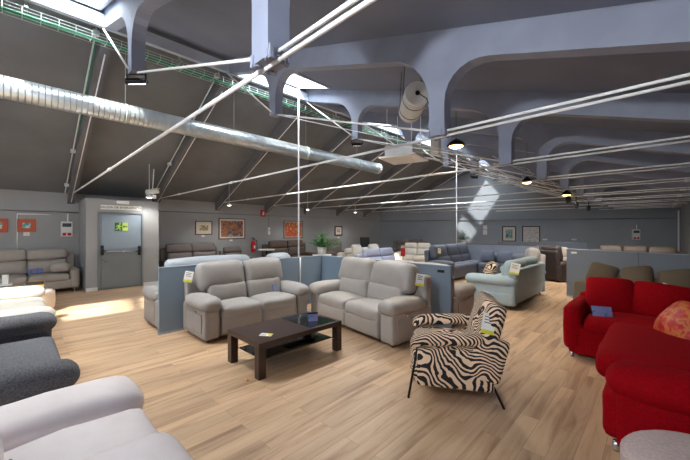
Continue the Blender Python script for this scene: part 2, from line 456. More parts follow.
for i, (x0, x1, y0, y1) in enumerate(SKY):
    w = bpy.data.objects.new('window_%d' % (i+1), None); C.objects.link(w); w['kind'] = 'structure'
    xm = (x0+x1)/2; w.location = (xm, y0, top_z(xm)); w.rotation_euler = (0, math.atan(.31), 0)
    L = (x1-x0)/2/math.cos(math.atan(.31)); D_ = y1-y0
    def fr(b):
        box(b, -L, -L+.04, 0, D_, -.05, .16); box(b, L-.04, L, 0, D_, -.05, .16)
        box(b, -L+.04, L-.04, 0, .04, -.05, .16); box(b, -L+.04, L-.04, D_-.04, D_, -.05, .16)
        k = int(D_/.75) if y0 < 12 else 1
        for j in range(1, k): box(b, -L+.04, L-.04, D_*j/k-.015, D_*j/k+.015, .05, .1)
    part('window_frame', M['skyframe'], w, fr)
    part('window_pane', M['glass' if y0 < 12 else 'dusty'], w, lambda b: box(b, -L+.04, L-.04, .04, D_-.04, .10, .108))
    li = bpy.data.lights.new('skylight_daylight', 'AREA'); li.shape = 'RECTANGLE'; li.size = (x1-x0)*.9; li.size_y = D_*.95
    li.energy = (38 if y0 < 14 else 30)*D_*(x1-x0); li.color = (.93, .97, 1)
    lo = bpy.data.objects.new('skylight_daylight', li); C.objects.link(lo)
    lo.location = (xm, (y0+y1)/2, top_z(xm)+.25); lo.rotation_euler = (0, math.atan(.31), 0)

# ------------------------------------------------------------------ concrete roof trusses
POSTS = [(-4.8, 3.6), (-1.69, 2.6)]
PW = .09; RD = .30; HR = .46; TH = .15
FY = [1.08+2.1*k for k in range(-2, 10)]
ledpos = []
for k, y in enumerate(FY):
    xmin = XL if y < 14.9 else far_x(y+TH/2)+.02
    xmax = right_x(y)
    if xmax-xmin < .6: continue
    posts = [p for p in POSTS if p[0] > xmin+.15]
    # sample points
    S = []
    bounds = [(xmin, 0)]
    for px, pz in posts: bounds.append((px, pz))
    def under(x): return top_z(x)-RD
    def drop(t):
        if t >= HR: return 0
        return HR-math.sqrt(max(0, HR*HR-(HR-t)**2))
    segs = [(xmin, None)]+[(p[0], p[1]) for p in posts]+[(xmax, None)]
    for j in range(len(segs)-1):
        a = segs[j][0]+(PW if segs[j][1] else 0); b_ = segs[j+1][0]-(PW if segs[j+1][1] else 0)
        xsamp = [a+HR*(1-math.cos(t*PI/2/7)) for t in range(8)] + [a+(b_-a)*.5] + [b_-HR*(1-math.cos(t*PI/2/7)) for t in range(7, -1, -1)]
        if b_-a < 2*HR+.05: xsamp = [a+(b_-a)*t/12 for t in range(13)]
        if a < RX < b_: xsamp.append(RX)
        for x in sorted(xsamp):
            t = 9
            if segs[j][1]: t = min(t, x-a)
            if segs[j+1][1]: t = min(t, b_-x)
            dr = drop(t)
            S.append((x, under(x)-dr))
        if segs[j+1][1]:
            pz = segs[j+1][1]; px = segs[j+1][0]
            S.append((px-PW, pz)); 
            S.append((px+PW, pz))
    bm = bmesh.new()
    A = []; B = []
    for x, z in S:
        A.append((bm.verts.new((x, y-TH/2, z)), bm.verts.new((x, y-TH/2, top_z(x)+.0))))
        B.append((bm.verts.new((x, y+TH/2, z)), bm.verts.new((x, y+TH/2, top_z(x)+.0))))
    for i in range(len(S)-1):
        same = abs(S[i][0]-S[i+1][0]) < 1e-6
        bm.faces.new((A[i][0], B[i][0], B[i+1][0], A[i+1][0]))
        if not same:
            bm.faces.new((A[i][0], A[i+1][0], A[i+1][1], A[i][1]))
            bm.faces.new((B[i][0], B[i][1], B[i+1][1], B[i+1][0]))
            bm.faces.new((A[i][1], A[i+1][1], B[i+1][1], B[i][1]))
    bm.faces.new((A[0][0], A[0][1], B[0][1], B[0][0])); bm.faces.new((A[-1][0], B[-1][0], B[-1][1], A[-1][1]))
    bmesh.ops.remove_doubles(bm, verts=bm.verts, dist=1e-5)
    bmesh.ops.recalc_face_normals(bm, faces=bm.faces)
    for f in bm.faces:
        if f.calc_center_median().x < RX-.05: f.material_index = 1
    fr_ = struct('trim_%d' % (k+1), bm, [M['frame'], M['rib']])
    if k in (2, 3):
        def chips(b):
            for c_ in range(34):
                px = -1.69+random.choice((-1, 1))*random.uniform(.05, .095); py = y+random.choice((-1, 1))*random.uniform(.04, .078)
                sz = random.uniform(.005, .014)
                box(b, px-sz, px+sz, py-sz, py+sz, 2.6-sz, 2.62+random.uniform(0, .05), .002)
        part('chipped_edge', M['frame'], fr_, chips)
    def rods(b):
        z = 2.6
        tube(b, (xmin+.02, y, z), (-1.6, y, z), .016, seg=8)
        tube(b, (-1.6, y-.0, z), (xmax-.02, y-.0, z-.0), .013, seg=8)
        tube(b, (-1.6, y-.0, z+.05), (xmax-.02, y-.0, z+.05), .013, seg=8)
        for tx in (-6.5, -9.6, .4):
            if tx > xmin+.3 and tx < xmax: tube(b, (tx-.05, y, z), (tx+.05, y, z), .026, seg=8)
    part('tie_rod', M['rod'], fr_, rods, True)
    if xmin < -8.6:
        part('diagonal_rod', M['rod'], fr_, lambda b: tube(b, (-6.9, y, top_z(-6.9)-.36), (XL+.1, y, top_z(XL+.1)-.30), .011, seg=8), True)
    if xmin < -5.2:
        part('diagonal_rod', M['rod'], fr_, lambda b: tube(b, (-4.8, y, 3.62), (-1.6, y, 2.62), .012, seg=8), True)
        part('diagonal_rod', M['rod'], fr_, lambda b: tube(b, (-6.45, y-.09, 4.86), (-4.83, y-.09, 3.66), .014, seg=8), True)
    if k > 2 and k+1 < len(FY) and far_x(FY[k+1]) < -5.2:
        y2 = FY[k+1]
        part('brace_rod', M['rod'], fr_, lambda b: (tube(b, (-4.75, y, 3.6), (-1.65, y2, 2.62), .007, seg=6)), True)

# longitudinal skylight kerb beams under the ridge
bm = bmesh.new()
box(bm, -6.50, -6.41, YB+.05, 17.4, 4.88, 5.08); struct('trim_20', bm, M['skyframe'])

# wire cable tray with green cables
t = thing('cable_tray', 'zinc wire cable tray carrying green cables along the roof slope beside the ridge', 'cable tray', (-6.62, YB+.1, 4.70))
def trayf(b):
    for x, z in ((-.1, .1), (-.1, .05), (-.1, 0), (0, 0), (.1, 0), (.1, .05), (.1, .1)): tube(b, (x, 0, z), (x, 17.8, z), .005, seg=5)
    for i in range(90): path(b, [(-.1, i*.198, .1), (-.1, i*.198, 0), (.1, i*.198, 0), (.1, i*.198, .1)], .005, 5)
part('wire_basket', M['tray'], t, trayf)
def cab(b):
    for x, z, r in ((-.05, .018, .012), (-.02, .018, .012), (.02, .018, .01), (.05, .018, .012)):
        pts = [(x+random.uniform(-.012, .012), yy, z+random.uniform(0, .01)) for yy in [i*.6 for i in range(30)]]
        path(b, pts, r, 6)
part('green_cables', M['green'], t, cab)
for i in range(8):
    part('hanger', M['tray'], t, lambda b: (box(b, -.02, .02, 1.9+i*2.1-.02, 1.9+i*2.1+.02, .1, .40), box(b, -.12, .12, 1.9+i*2.1-.02, 1.9+i*2.1+.02, .1, .12)))

# conduits with cable drops along the left slope of three trusses
for (y, x0, x1, lab) in ((.94, -6.75, -11.7, 'zinc conduit with green cable running down the roof rib nearest the left edge'), (3.04, -6.75, -11.7, 'zinc conduit with green cable running down the second roof rib to the door box')):
    t = thing('cable_conduit', lab, 'conduit', (x0, y, 0))
    zz = lambda x: top_z(x)-.10
    part('conduit_pipe', M['rod'], t, lambda b: tube(b, (0, 0, zz(x0)), (x1-x0, 0, zz(x1)), .014), True)
    part('green_cable', M['green'], t, lambda b: tube(b, (-.1, .03, zz(x0)), (x1-x0+2.4, .03, zz(x1)+2.4*.475), .009), True)
    for x in (-.1, -1.6, -3.2, -4.6): part('clip', M['white'], t, lambda b: box(b, x-.05, x+.05, -.04, .05, zz(x0+x)-.03, zz(x0+x)+.05))

# spiral duct
t = thing('spiral_duct', 'long galvanised spiral ventilation duct hanging under the left roof slope', 'duct', (-7.0, YB+.2, 3.73))
part('duct_body', M['duct'], t, lambda b: tube(b, (0, 0, 0), (0, 12.5, 0), .17, seg=40), True)
part('end_collar', M['duct'], t, lambda b: (tube(b, (0, 12.5, 0), (0, 12.62, 0), .178, seg=40)), True)
for yy in (1.0, 3.1, 5.2, 7.3, 9.4, 11.5): part('hanger_band', M['tray'], t, lambda b: (tube(b, (0, yy-.015, 0), (0, yy+.015, 0), .176, seg=40), tube(b, (0, yy, .17), (0, yy, top_z(-7)-3.74), .004, seg=6)), True)

# air unit, hanging cylinder, lamps
t = thing('air_conditioning_unit', 'white ceiling air unit hanging below the ridge behind the duct end', 'air conditioner', (-4.05, 6.0, 3.15), .2)
part('housing', M['white'], t, lambda b: box(b, -.32, .32, -.32, .32, .04, .28, .01))
part('intake_panel', M['pot'], t, lambda b: (box(b, -.42, .42, -.42, .42, 0, .04, .01), box(b, -.25, .25, -.25, .25, -.012, 0, .003)), label='wide beige lower panel')
part('suspension_rod', M['rod'], t, lambda b: [tube(b, (x, y, .28), (x, y, 1.1), .006, seg=6) for x in (-.28, .28) for y in (-.28, .28)])
t = thing('control_box', 'small white box fixed at the end of the ceiling air unit', 'electrical box', (-3.42, 6.25, 3.2), .2)
part('case', M['white'], t, lambda b: (box(b, -.09, .09, -.09, .09, 0, .32, .01), box(b, -.095, .095, -.095, .095, .14, .16)))
part('bracket', M['rod'], t, lambda b: tube(b, (0, 0, .32), (0, 0, .95), .008, seg=6))

t = thing('hanging_cylinder', 'white cylindrical tank slung from wires under the near roof beam', 'tank', (-2.51, 3.95, 3.40), math.atan2(.52, -.46)-PI/2)
X = Matrix.Rotation(R(90), 4, 'X')
part('body', M['white'], t, lambda b: lathe(b, [(.02, -.34), (.155, -.34), (.17, -.32), (.17, .32), (.155, .34), (.02, .345)], 36, X))
for yy in (-.18, .18):
    part('strap', M['blackmetal'], t, lambda b: (tube(b, (0, yy-.01, 0), (0, yy+.01, 0), .173, seg=36)))
    for sx in (-1, 1): part('wire', M['blackmetal'], t, lambda b: tube(b, (sx*.17, yy, 0), (sx*.14, yy, top_z(-2.5)-3.42), .004, seg=5))
part('valve', M['blackmetal'], t, lambda b: (tube(b, (0, -.36, 0), (0, -.34, 0), .03), path(b, [(0, -.36, 0), (.1, -.42, -.1), (.2, -.35, -.28), (.24, -.2, -.3)], .006, 6)))

def floodlight(x, y, z, rz, label, rx=0):
    t = thing('floodlight', label, 'floodlight', (x, y, z), rz, 'black floodlights on the king posts')
    part('bracket', M['blackmetal'], t, lambda b: (box(b, -.13, -.115, -.01, .01, -.10, 0), box(b, .115, .13, -.01, .01, -.10, 0), box(b, -.13, .13, -.01, .01, -.008, .0)))
    XX = T(0, 0, -.1, R(25))
    part('housing', M['blackmetal'], t, lambda b: (box(b, -.11, .11, -.07, .07, -.025, .02, .006, XX), [box(b, -.1+i*.03, -.095+i*.03, -.06, .06, .02, .045, 0, XX) for i in range(7)]))
    part('led_panel', M['led'], t, lambda b: box(b, -.085, .085, -.045, .045, -.029, -.0245, 0, XX))
    li = bpy.data.lights.new('floodlight_lamp', 'SPOT'); li.energy = FLOOD; li.spot_size = R(150); li.spot_blend = .8; li.shadow_soft_size = .12; li.color = (1, .96, .9)
    lo = bpy.data.objects.new('floodlight_lamp', li); C.objects.link(lo); lo.location = (x, y, z-.2)
FLOOD = 130
for k, lab in ((-2, 'black floodlight behind the viewpoint'), (0, 'black floodlight under the nearest king post at upper left'), (2, 'black floodlight under the third king post above the hanging pole'), (5, 'black floodlight under the sixth king post near the far wall')):  # first and last of these floodlights are added for extra light
    floodlight(-4.8, 1.08+2.1*k, 3.6, .75, lab)

# forward-facing floodlight added behind the viewpoint to brighten the near trusses
t = thing('floodlight', 'black floodlight on the post behind the viewpoint shining into the room', 'floodlight', (-1.0, -1.35, 2.78))
part('bracket', M['blackmetal'], t, lambda b: (tube(b, (0, 0, .05), (0, 0, top_z(-1)-2.80), .014)))
part('housing', M['blackmetal'], t, lambda b: box(b, -.16, .16, -.05, .02, -.11, .11, .01))
part('led_panel', M['led'], t, lambda b: box(b, -.14, .14, .02, .026, -.09, .09))
li = bpy.data.lights.new('forward_floodlight_lamp', 'SPOT'); li.energy = 230; li.spot_size = R(150); li.spot_blend = .7; li.shadow_soft_size = .12; li.color = (.90, .95, 1)
lo = bpy.data.objects.new('forward_floodlight_lamp', li); C.objects.link(lo); lo.location = (-1.0, -1.28, 2.78); lo.rotation_euler = (R(104), 0, R(-12))

def pendant(x, y, z, ztop, label, mat='warm', en=10, r=.13, hidden=False):
    t = thing('pendant_lamp', label, 'lamp', (x, y, z), 0, 'pendant lamps along the right roof slope')
    part('shade', M['blackmetal'] if mat == 'warm' else M['white'], t, lambda b: lathe(b, [(r, 0), (r*1.02, .01), (r*.75, .07), (r*.3, .12), (.02, .14)], 24), True)
    part('bulb', M[mat], t, lambda b: lathe(b, [(.02, -.035), (r*.6, -.025), (r*.75, -.004), (.02, 0)], 20), True)
    part('cord', M['black'], t, lambda b: tube(b, (0, 0, .14), (0, 0, ztop-z), .004, seg=6))
    li = bpy.data.lights.new('pendant_bulb', 'SPOT'); li.spot_size = R(150); li.spot_blend = .8; li.energy = en*4; li.color = (1, .86, .66); li.shadow_soft_size = .06
    lo = bpy.data.objects.new('pendant_bulb', li); C.objects.link(lo); lo.location = (x, y, z-.09)
pendant(-2.75, 5.8, 3.18, top_z(-2.75), 'glowing round pendant lamp in the middle of the ceiling', en=26, r=.17)
pendant(-2.32, 8.7, 2.76, top_z(-2.32), 'small glowing lamp on the third post from the right row', en=10)
pendant(-1.95, 11.2, 2.62, top_z(-1.95), 'small bright yellow lamp furthest right near the far wall', en=10)
def spotl(x, y, z, label):
    t = thing('track_spotlight', label, 'spotlight', (x, y, z), 0, 'black spotlights under the right row of posts')
    part('head', M['black'], t, lambda b: lathe(b, [(.05, -.16), (.06, -.15), (.06, .0), (.03, .03)], 18, T(0, 0, -.06, R(35))), True)
    part('stem', M['black'], t, lambda b: tube(b, (0, 0, -.08), (0, 0, .14), .012))
spotl(-1.75, 13.68, 2.46, 'black spotlight hanging from the furthest visible post')
spotl(-1.78, 11.58, 2.46, 'black spotlight hanging from the last but one post of the right row')
spotl(-1.62, 9.48, 2.46, 'black spotlight hanging under the fifth post of the right row')

def lamp(name, loc, en, col=(1, .97, .92), size=R(140)):
    li = bpy.data.lights.new(name, 'SPOT'); li.energy = en; li.spot_size = size; li.spot_blend = .7; li.shadow_soft_size = .08; li.color = col
    lo = bpy.data.objects.new(name, li); C.objects.link(lo); lo.location = loc; return lo
for p_ in ((-1.55, 13.58, 2.25), (-1.58, 11.48, 2.25), (-1.42, 9.38, 2.25)): lamp('track_spotlight_lamp', p_, 70).rotation_euler = (R(35), 0, 0)
def downlight(x, y, z, label):
    t = thing('eave_spotlight', label, 'spotlight', (x, y, z), 0, 'white spotlights along the left eave')
    part('lamp_body', M['white'], t, lambda b: lathe(b, [(.07, 0), (.08, .01), (.08, .05), (.03, .08)], 20), True)
    part('lens', M['led'], t, lambda b: lathe(b, [(.02, -.006), (.06, -.004), (.065, 0), (.02, .001)], 20), True)
    part('stem', M['white'], t, lambda b: tube(b, (0, 0, .08), (0, 0, top_z(x)-z), .008))
    lamp('eave_spotlight_lamp', (x+.02, y, z-.04), 30)
downlight(-10.75, 5.2, 2.45, 'white round spotlight at the left eave above the landscape picture')
downlight(-10.75, 8.7, 2.45, 'white round spotlight at the left eave above the monochrome print')
downlight(-10.75, 11.7, 2.45, 'white round spotlight at the left eave near the far corner')
downlight(-10.2, 2.6, 2.5, 'white round spotlight beside the exit door box')

# security camera by the door box
t = thing('security_camera', 'white bullet camera mounted above the right corner of the exit door box', 'camera', (-10.35, 2.72, 2.66))
part('body', M['white'], t, lambda b: tube(b, (-.12, -.12, 0), (.1, .12, .05), .065, seg=20), True)
part('sun_hood', M['white'], t, lambda b: box(b, -.07, .07, -.16, .2, .06, .075, .005, T(0, 0, .03, R(10), 0, -.7)))
part('mount', M['rod'], t, lambda b: (tube(b, (0, 0, .04), (-.05, .05, top_z(-10.35)-2.66), .014), box(b, -.1, .0, 0, .1, -.16, -.05, .01)))

# extra cable runs strung through the trusses
for x, z, lab in ((-4.35, 3.72, 'white cable run strung along the trusses right of the king posts'), (-3.2, 3.25, 'white cable run strung halfway between king posts and right posts'), (-2.3, 2.95, 'white cable run nearest the right row of posts')):
    def fn(b):
        pts = [(random.uniform(-.06, .06), 6.6+i*.9, random.uniform(-.05, .05)) for i in range(11)]
        path(b, pts, .011, 6)
        pts = [(random.uniform(-.1, .1), 6.6+i*.9, .07+random.uniform(-.05, .05)) for i in range(11)]
        path(b, pts, .007, 6)
    place_mesh('cable_run', M['rod'], fn, (x, 0, z), 0, lab, 'cable', 'cable runs strung through the trusses', True)

# power poles
t = thing('power_pole', 'slim white power pole rising from behind the near blue partition to the roof', 'pole', (-5.78, 4.42, 0))
part('pole_tube', M['rod'], t, lambda b: tube(b, (0, 0, 0), (0, 0, top_z(-5.78)-.02), .016), True)
part('floor_plate', M['white'], t, lambda b: lathe(b, [(.06, 0), (.06, .01), (.02, .02)], 20))
t = thing('power_pole', 'slim white power pole rising beside the far potted plant', 'pole', (-5.85, 12.38, 0))
part('pole_tube', M['rod'], t, lambda b: tube(b, (0, 0, 0), (0, 0, top_z(-5.85)-.02), .016), True)
part('floor_plate', M['white'], t, lambda b: lathe(b, [(.06, 0), (.06, .01), (.02, .02)], 20))

# ------------------------------------------------------------------ partitions
def partition(name_label, p0, p1, h, m, handle=None, trimc='parttrim', group=None):
    p0 = Vector((*p0, 0)); p1 = Vector((*p1, 0)); L = (p1-p0).length
    rz = math.atan2((p1-p0).y, (p1-p0).x)
    t = thing('partition_panel', name_label, 'partition', tuple(p0), rz, 'low partitions dividing the showroom')
    n = max(1, round(L/1.6)); w = L/n
    for i in range(n):
        part('panel', m, t, lambda b: box(b, i*w+.003, (i+1)*w-.003, -.025, .025, .03, h-.015, .004))
    part('top_cap', M[trimc], t, lambda b: box(b, 0, L, -.03, .03, h-.015, h, .003))
    part('floor_channel', M[trimc], t, lambda b: box(b, 0, L, -.028, .028, 0, .03))
    if handle is not None:
        part('handle', M['black'] if handle[2] else M['white'], t, lambda b: box(b, handle[0]-.06, handle[0]+.06, handle[3]*.025-.012, handle[3]*.025+.012, handle[1]-.022, handle[1]+.022, .004))
    return t
partition('blue partition along the back of the left two-seat recliner sofa', (-5.48, 1.52), (-5.48, 4.80), 1.03, M['partition'])
partition('blue partition with black handle behind the right two-seat sofa', (-5.51, 4.86), (-2.38, 4.86), 1.03, M['partition'], (2.96, .93, True, -1))
partition('grey blue partition behind the slate corner sofa with reddish top edge', (-5.7, 12.2), (-2.9, 12.2), 1.08, M['partition2'], trimc='woodframe')
partition('grey partition with white label standing behind the olive sofa', (-1.62, 9.36), (1.0, 8.45), 1.15, M['partition2'], (.17, 1.06, False, -1))
partition('long low grey partition before the far wall pictures', (-5.6, 16.2), (-2.3, 17.6), 1.05, M['partition2'])
t = thing('cable_conduit', 'white vertical conduit on the blue partition between the two grey sofas', 'conduit', (-5.44, 4.2, 0))
part('conduit_pipe', M['rod'], t, lambda b: (tube(b, (0, 0, .45), (0, 0, 1.02), .012)), True)
part('socket_box', M['white'], t, lambda b: box(b, -.012, .03, -.04, .04, .36, .46, .005))
t = thing('power_strip', 'black socket block on the floor in the gap between the two grey sofas', 'socket', (-5.36, 4.12, 0))
part('case', M['black'], t, lambda b: box(b, -.04, .04, -.06, .06, 0, .1, .01))
part('switch', M['firered'], t, lambda b: box(b, -.015, .015, -.02, .02, .1, .106))

# ------------------------------------------------------------------ sofas
def sofa_parts(root, Xf, W, D, n, m, style='recliner', H=1.05, armw=.27, armh=.60, arms=(1, 1), sh=.47, foot='walnut', head=True, arm_m=None, wr=.012, backfrac=None):
    """front of the seat faces local -y"""
    arm_m = arm_m or m
    L_, R_ = arms
    x0 = -W/2+(armw if L_ else 0); x1 = W/2-(armw if R_ else 0)
    iw = x1-x0; cw = iw/n
    bt = .16
    if style == 'recliner':
        bw = (iw+armw*.38*(L_+R_))/n; b0 = x0-armw*.38*L_
        soft('base', m, root, (iw+.04, D-.16, .30), .03, Xf @ T((x0+x1)/2, .02, .20))
        for i in range(n):
            cx = x0+cw*(i+.5)
            soft('footrest_panel', m, root, (cw-.008, .10, .27), .035, Xf @ T(cx, -D/2+.08, .21), puff=(0, .02, 0), wr=wr*.4)
            soft('seat_cushion', m, root, (cw-.006, D-.34, .20), .07, Xf @ T(cx, -D/2+.02+(D-.34)/2, sh-.09), puff=(0, .012, .035), wr=wr)
            bx = b0+bw*(i+.5)
            soft('lumbar_cushion', m, root, (cw-.006, .22, .34), .08, Xf @ T(cx, D/2-.33, sh+.11, R(-10)), puff=(0, .03, .0), wr=wr)
            soft('head_cushion', m, root, (bw-.004, .25, H-sh-.16), .10, Xf @ T(bx, D/2-.235, (H+sh+.16)/2-.0, R(-13)), puff=(0, .045, .02), wr=wr)
        soft('back_shell', m, root, (W-.10, .15, H-.22), .05, Xf @ T(0, D/2-.10, .05+(H-.22)/2+.02, R(-4)))
        for s, on in ((-1, L_), (1, R_)):
            if not on: continue
            ax = s*(W/2-armw/2)
            a = soft('arm', arm_m, root, (armw-.05, D-.10, armh-.16), .03, Xf @ T(ax, -.0, .05+(armh-.16)/2), wr=wr*.3)
            soft('arm_pad', arm_m, a, (armw+.03, D*.80, .19), .09, Xf @ T(ax-s*.005, -D*.09, armh-.07), puff=(.015, .02, .03), wr=wr)
            part('stitch_panel', arm_m, a, lambda b: box(b, ax+s*(armw/2-.03), ax+s*(armw/2-.017), -D/2+.14, D/2-.2, .14, armh-.2, .006, Xf))
            if D > .8:
                part('recline_button', M['chrome'], a, lambda b: tube(b, Xf @ Vector((ax+s*(armw/2-.02), -.14, armh-.18)), Xf @ Vector((ax+s*(armw/2-.008), -.14, armh-.18)), .014, seg=12))
        fz = .05
    elif style in ('modern', 'roll', 'corduroy', 'low'):
        soft('base', m, root, (W-.02 if style != 'modern' else W-.02, D-.06, .24), .035, Xf @ T(0, .0, .22))
        for i in range(n):
            cx = x0+cw*(i+.5)
            soft('seat_cushion', m, root, (cw-.006, D-.28, .19), .06, Xf @ T(cx, -D/2+.01+(D-.28)/2, sh-.09), puff=(0, .015, .025), wr=wr)
            if head:
                bh = H-sh
                soft('back_cushion', m, root, (cw-.006, .20, bh*.55), .07, Xf @ T(cx, D/2-.27, sh+bh*.27, R(-10)), puff=(0, .03, 0), wr=wr)
                soft('headrest', m, root, (cw-.004, .17, bh*.46), .07, Xf @ T(cx, D/2-.19, H-bh*.23, R(-12)), puff=(0, .02, .01), wr=wr)
            else:
                soft('back_cushion', m, root, (cw-.006, .22, H-sh+.02), .09, Xf @ T(cx, D/2-.25, (H+sh)/2, R(-12)), puff=(0, .05, .0), wr=wr)
        soft('back_shell', m, root, (W-.06, .14, H-.26), .045, Xf @ T(0, D/2-.09, .12+(H-.26)/2, R(-4)))
        for s, on in ((-1, L_), (1, R_)):
            if not on: continue
            ax = s*(W/2-armw/2)
            if style == 'roll':
                a = soft('arm', arm_m, root, (armw-.04, D-.04, armh-.14), .04, Xf @ T(ax, 0, .08+(armh-.14)/2), wr=wr*.4)
                soft('arm_roll', arm_m, a, (armw+.02, D-.0, .20), .098, Xf @ T(ax, -.01, armh-.10), puff=(.01, .02, .01), wr=wr)
            elif style == 'corduroy':
                a = soft('arm', arm_m, root, (armw-.03, D-.02, armh-.16), .05, Xf @ T(ax, 0, .06+(armh-.16)/2), wr=wr*.4)
                soft('arm_roll', arm_m, a, (armw+.02, D+.02, .24), .118, Xf @ T(ax, -.01, armh-.13), puff=(.01, .02, .01), wr=wr)
            else:
                soft('arm', arm_m, root, (armw, D-.04, armh-.10), .06, Xf @ T(ax, 0, .10+(armh-.10)/2), puff=(.0, .01, .012), wr=wr*.5)
        fz = .10
    for sx in (-1, 1):
        for sy in (-1, 1):
            part('foot', M[foot], root, lambda b: tube(b, Xf @ Vector((sx*(W/2-.10), sy*(D/2-.12), 0)), Xf @ Vector((sx*(W/2-.12), sy*(D/2-.14), fz+.04)), .018, .026, seg=12))

SG = 'upholstered sofas on display'
def sofa(label, loc, rz, W, D, n, m, cat='sofa', name='recliner_sofa', **k):
    t = thing(name, label, cat, (loc[0], loc[1], 0), rz, SG)
    sofa_parts(t, Matrix.Identity(4), W, D, n, M[m], **k)
    return t
FXp, FXm, FYp, FYm = PI/2, -PI/2, PI, 0     # facing +x, -x, +y, -y

def price_tag(label, loc, rz, tilt=0, size=(.12, .17)):
    t = thing('price_tag', label, 'price tag', loc, rz, 'paper price tags on the furniture')
    X = T(0, 0, 0, tilt, 0, 0)
    part('card', M['paper'], t, lambda b: box(b, -size[0]/2, size[0]/2, -.002, .002, -size[1]/2, size[1]/2, 0, X))
    part('yellow_band', M['yellow'], t, lambda b: box(b, -size[0]/2, size[0]/2, -.0035, .0035, -size[1]/2, -size[1]/2+.035, 0, X))
    part('print', M['lcd'], t, lambda b: [box(b, -size[0]*.35, size[0]*(.3-.1*(i % 2)), -.003, .003, size[1]*(.3-.14*i), size[1]*(.3-.14*i)+.008, 0, X) for i in range(3)])
    t.rotation_euler.y = R(12)
    return t

def card_block(label, loc, rz, w=.14, h=.10, m='cardblue', name='display_card', tilt=-20):
    t = thing(name, label, 'display card', loc, rz, 'small printed display cards')
    part('front_leaf', M[m], t, lambda b: box(b, -w/2, w/2, -.002, .002, 0, h, 0, T(0, -.02, 0, R(tilt))))
    part('rear_leaf', M['black'], t, lambda b: box(b, -w/2, w/2, -.002, .002, 0, h, 0, T(0, .045, 0, R(-tilt))))
    return t

# A : left two seater recliner, faces +x
sofa('warm grey two-seat recliner sofa on the left, back against the blue partition', (-4.93, 2.74), FXp, 1.88, .94, 2, 'taupe', H=1.08)
price_tag('white and yellow price tag on the back corner of the left grey recliner sofa', (-5.20, 1.86, .88), R(70), R(-15))
card_block('small blue display card on the seat of the left grey recliner sofa', (-4.93, 3.25, .525), FXp+.2, .12, .10)
# B : right two seater, faces -y
sofa('light taupe two-seat recliner sofa in the centre, left of the zebra armchair', (-3.52, 4.06), R(-8.5), 2.16, .92, 2, 'taupe2', H=1.08, armw=.30)
price_tag('white and yellow price tag on the right back corner of the central taupe sofa', (-2.40, 3.95, .90), R(55), R(-12))
# grey sofas behind the partition facing -x
sofa('pale grey sofa behind the blue partition, its light arm showing past the panel end', (-6.02, 2.45), FXm, 1.85, .90, 1, 'pale', H=1.12, wr=.006, arm_m=M['taupe'])
sofa('pale blue grey sofa behind the blue partition, right of the pale grey one', (-6.02, 3.88), FXm, .90, .90, 1, 'pale', H=1.10, wr=.006, cat='armchair', name='armchair')
# taupe sofa behind P2, faces +y
sofa('taupe recliner sofa behind the handle partition, only its arm side visible', (-3.25, 5.40), FYp, 1.75, .92, 2, 'taupe', H=1.0)
# lavender
sofa('lavender grey sofa with rolled headrests behind the central taupe sofa', (-6.1, 8.0), FXp, 1.95, .9, 2, 'lav', style='modern', H=1.02, name='sofa')
# near left row facing +y
sofa('pale grey recliner chair in the bottom left corner', (-1.96, .02), FYp, 1.24, 1.05, 1, 'near', cat='armchair', name='recliner_chair', armw=.38, armh=.63, H=1.0, sh=.57)
sofa('charcoal tweed sofa between the pale recliner chair and the cream sofa', (-3.90, -.20), FYp, 2.1, .98, 1, 'dark', style='roll', armh=.69, H=.95, name='sofa', cat='sofa')
sofa('cream leather sofa in the sun patch beyond the charcoal sofa', (-6.6, -.2), FYp, 2.4, 1.05, 2, 'cream', armh=.64, H=.98, style='roll', name='sofa')
# pouf with orange card
def pouffe(label, loc, r, h, m, sq=False):
    t = thing('pouf', label, 'pouf', (loc[0], loc[1], 0), 0)
    part('body', M[m], t, lambda b: lathe(b, [(r*.6, .03), (r*.95, .04), (r, .08), (r*1.02, h*.5), (r*1.0, h-.05), (r*.985, h-.03)], 40), True)
    part('piping', M[m], t, lambda b: lathe(b, [(r*.985, h-.045), (r*1.01, h-.035), (r*.985, h-.025)], 40), True)
    part('top_cushion', M[m], t, lambda b: lathe(b, [(r*.95, h-.03), (r*.98, h-.02), (r*.9, h+.0), (r*.6, h+.02), (.02, h+.025)], 40), True)
    part('foot', M['blackmetal'], t, lambda b: [tube(b, (r*.6*math.cos(a), r*.6*math.sin(a), 0), (r*.6*math.cos(a), r*.6*math.sin(a), .04), .02) for a in (0.8, 2.4, 3.9, 5.5)])
    return t
pouffe('beige round pouf with an orange card, in front of the wall sofa', (-8.75, .05), .50, .42, 'beige')
card_block('orange display card standing on the beige pouf', (-8.62, .25, .45), R(75), .26, .17, 'orange')
t = thing('brochure_stand', 'small white brochure stand behind the cream sofa', 'stand', (-9.4, -.25, 0))
part('base', M['white'], t, lambda b: lathe(b, [(.15, 0), (.15, .015), (.03, .03)], 24))
part('pole', M['chrome'], t, lambda b: tube(b, (0, 0, .02), (0, 0, .5), .012))
part('shelf', M['white'], t, lambda b: box(b, -.2, .2, -.55, .2, .5, .515))
part('leaflet', M['paper'], t, lambda b: box(b, -.05, .05, -.01, .01, .515, .70, 0, T(0, .1, 0, 0, 0, 1)))
place_mesh('pen_box', M['pink'], lambda b: box(b, -.05, .05, -.16, .16, 0, .05, .01), (-9.4, -.55, .517), 0, 'pink box lying on the brochure stand shelf', 'box')
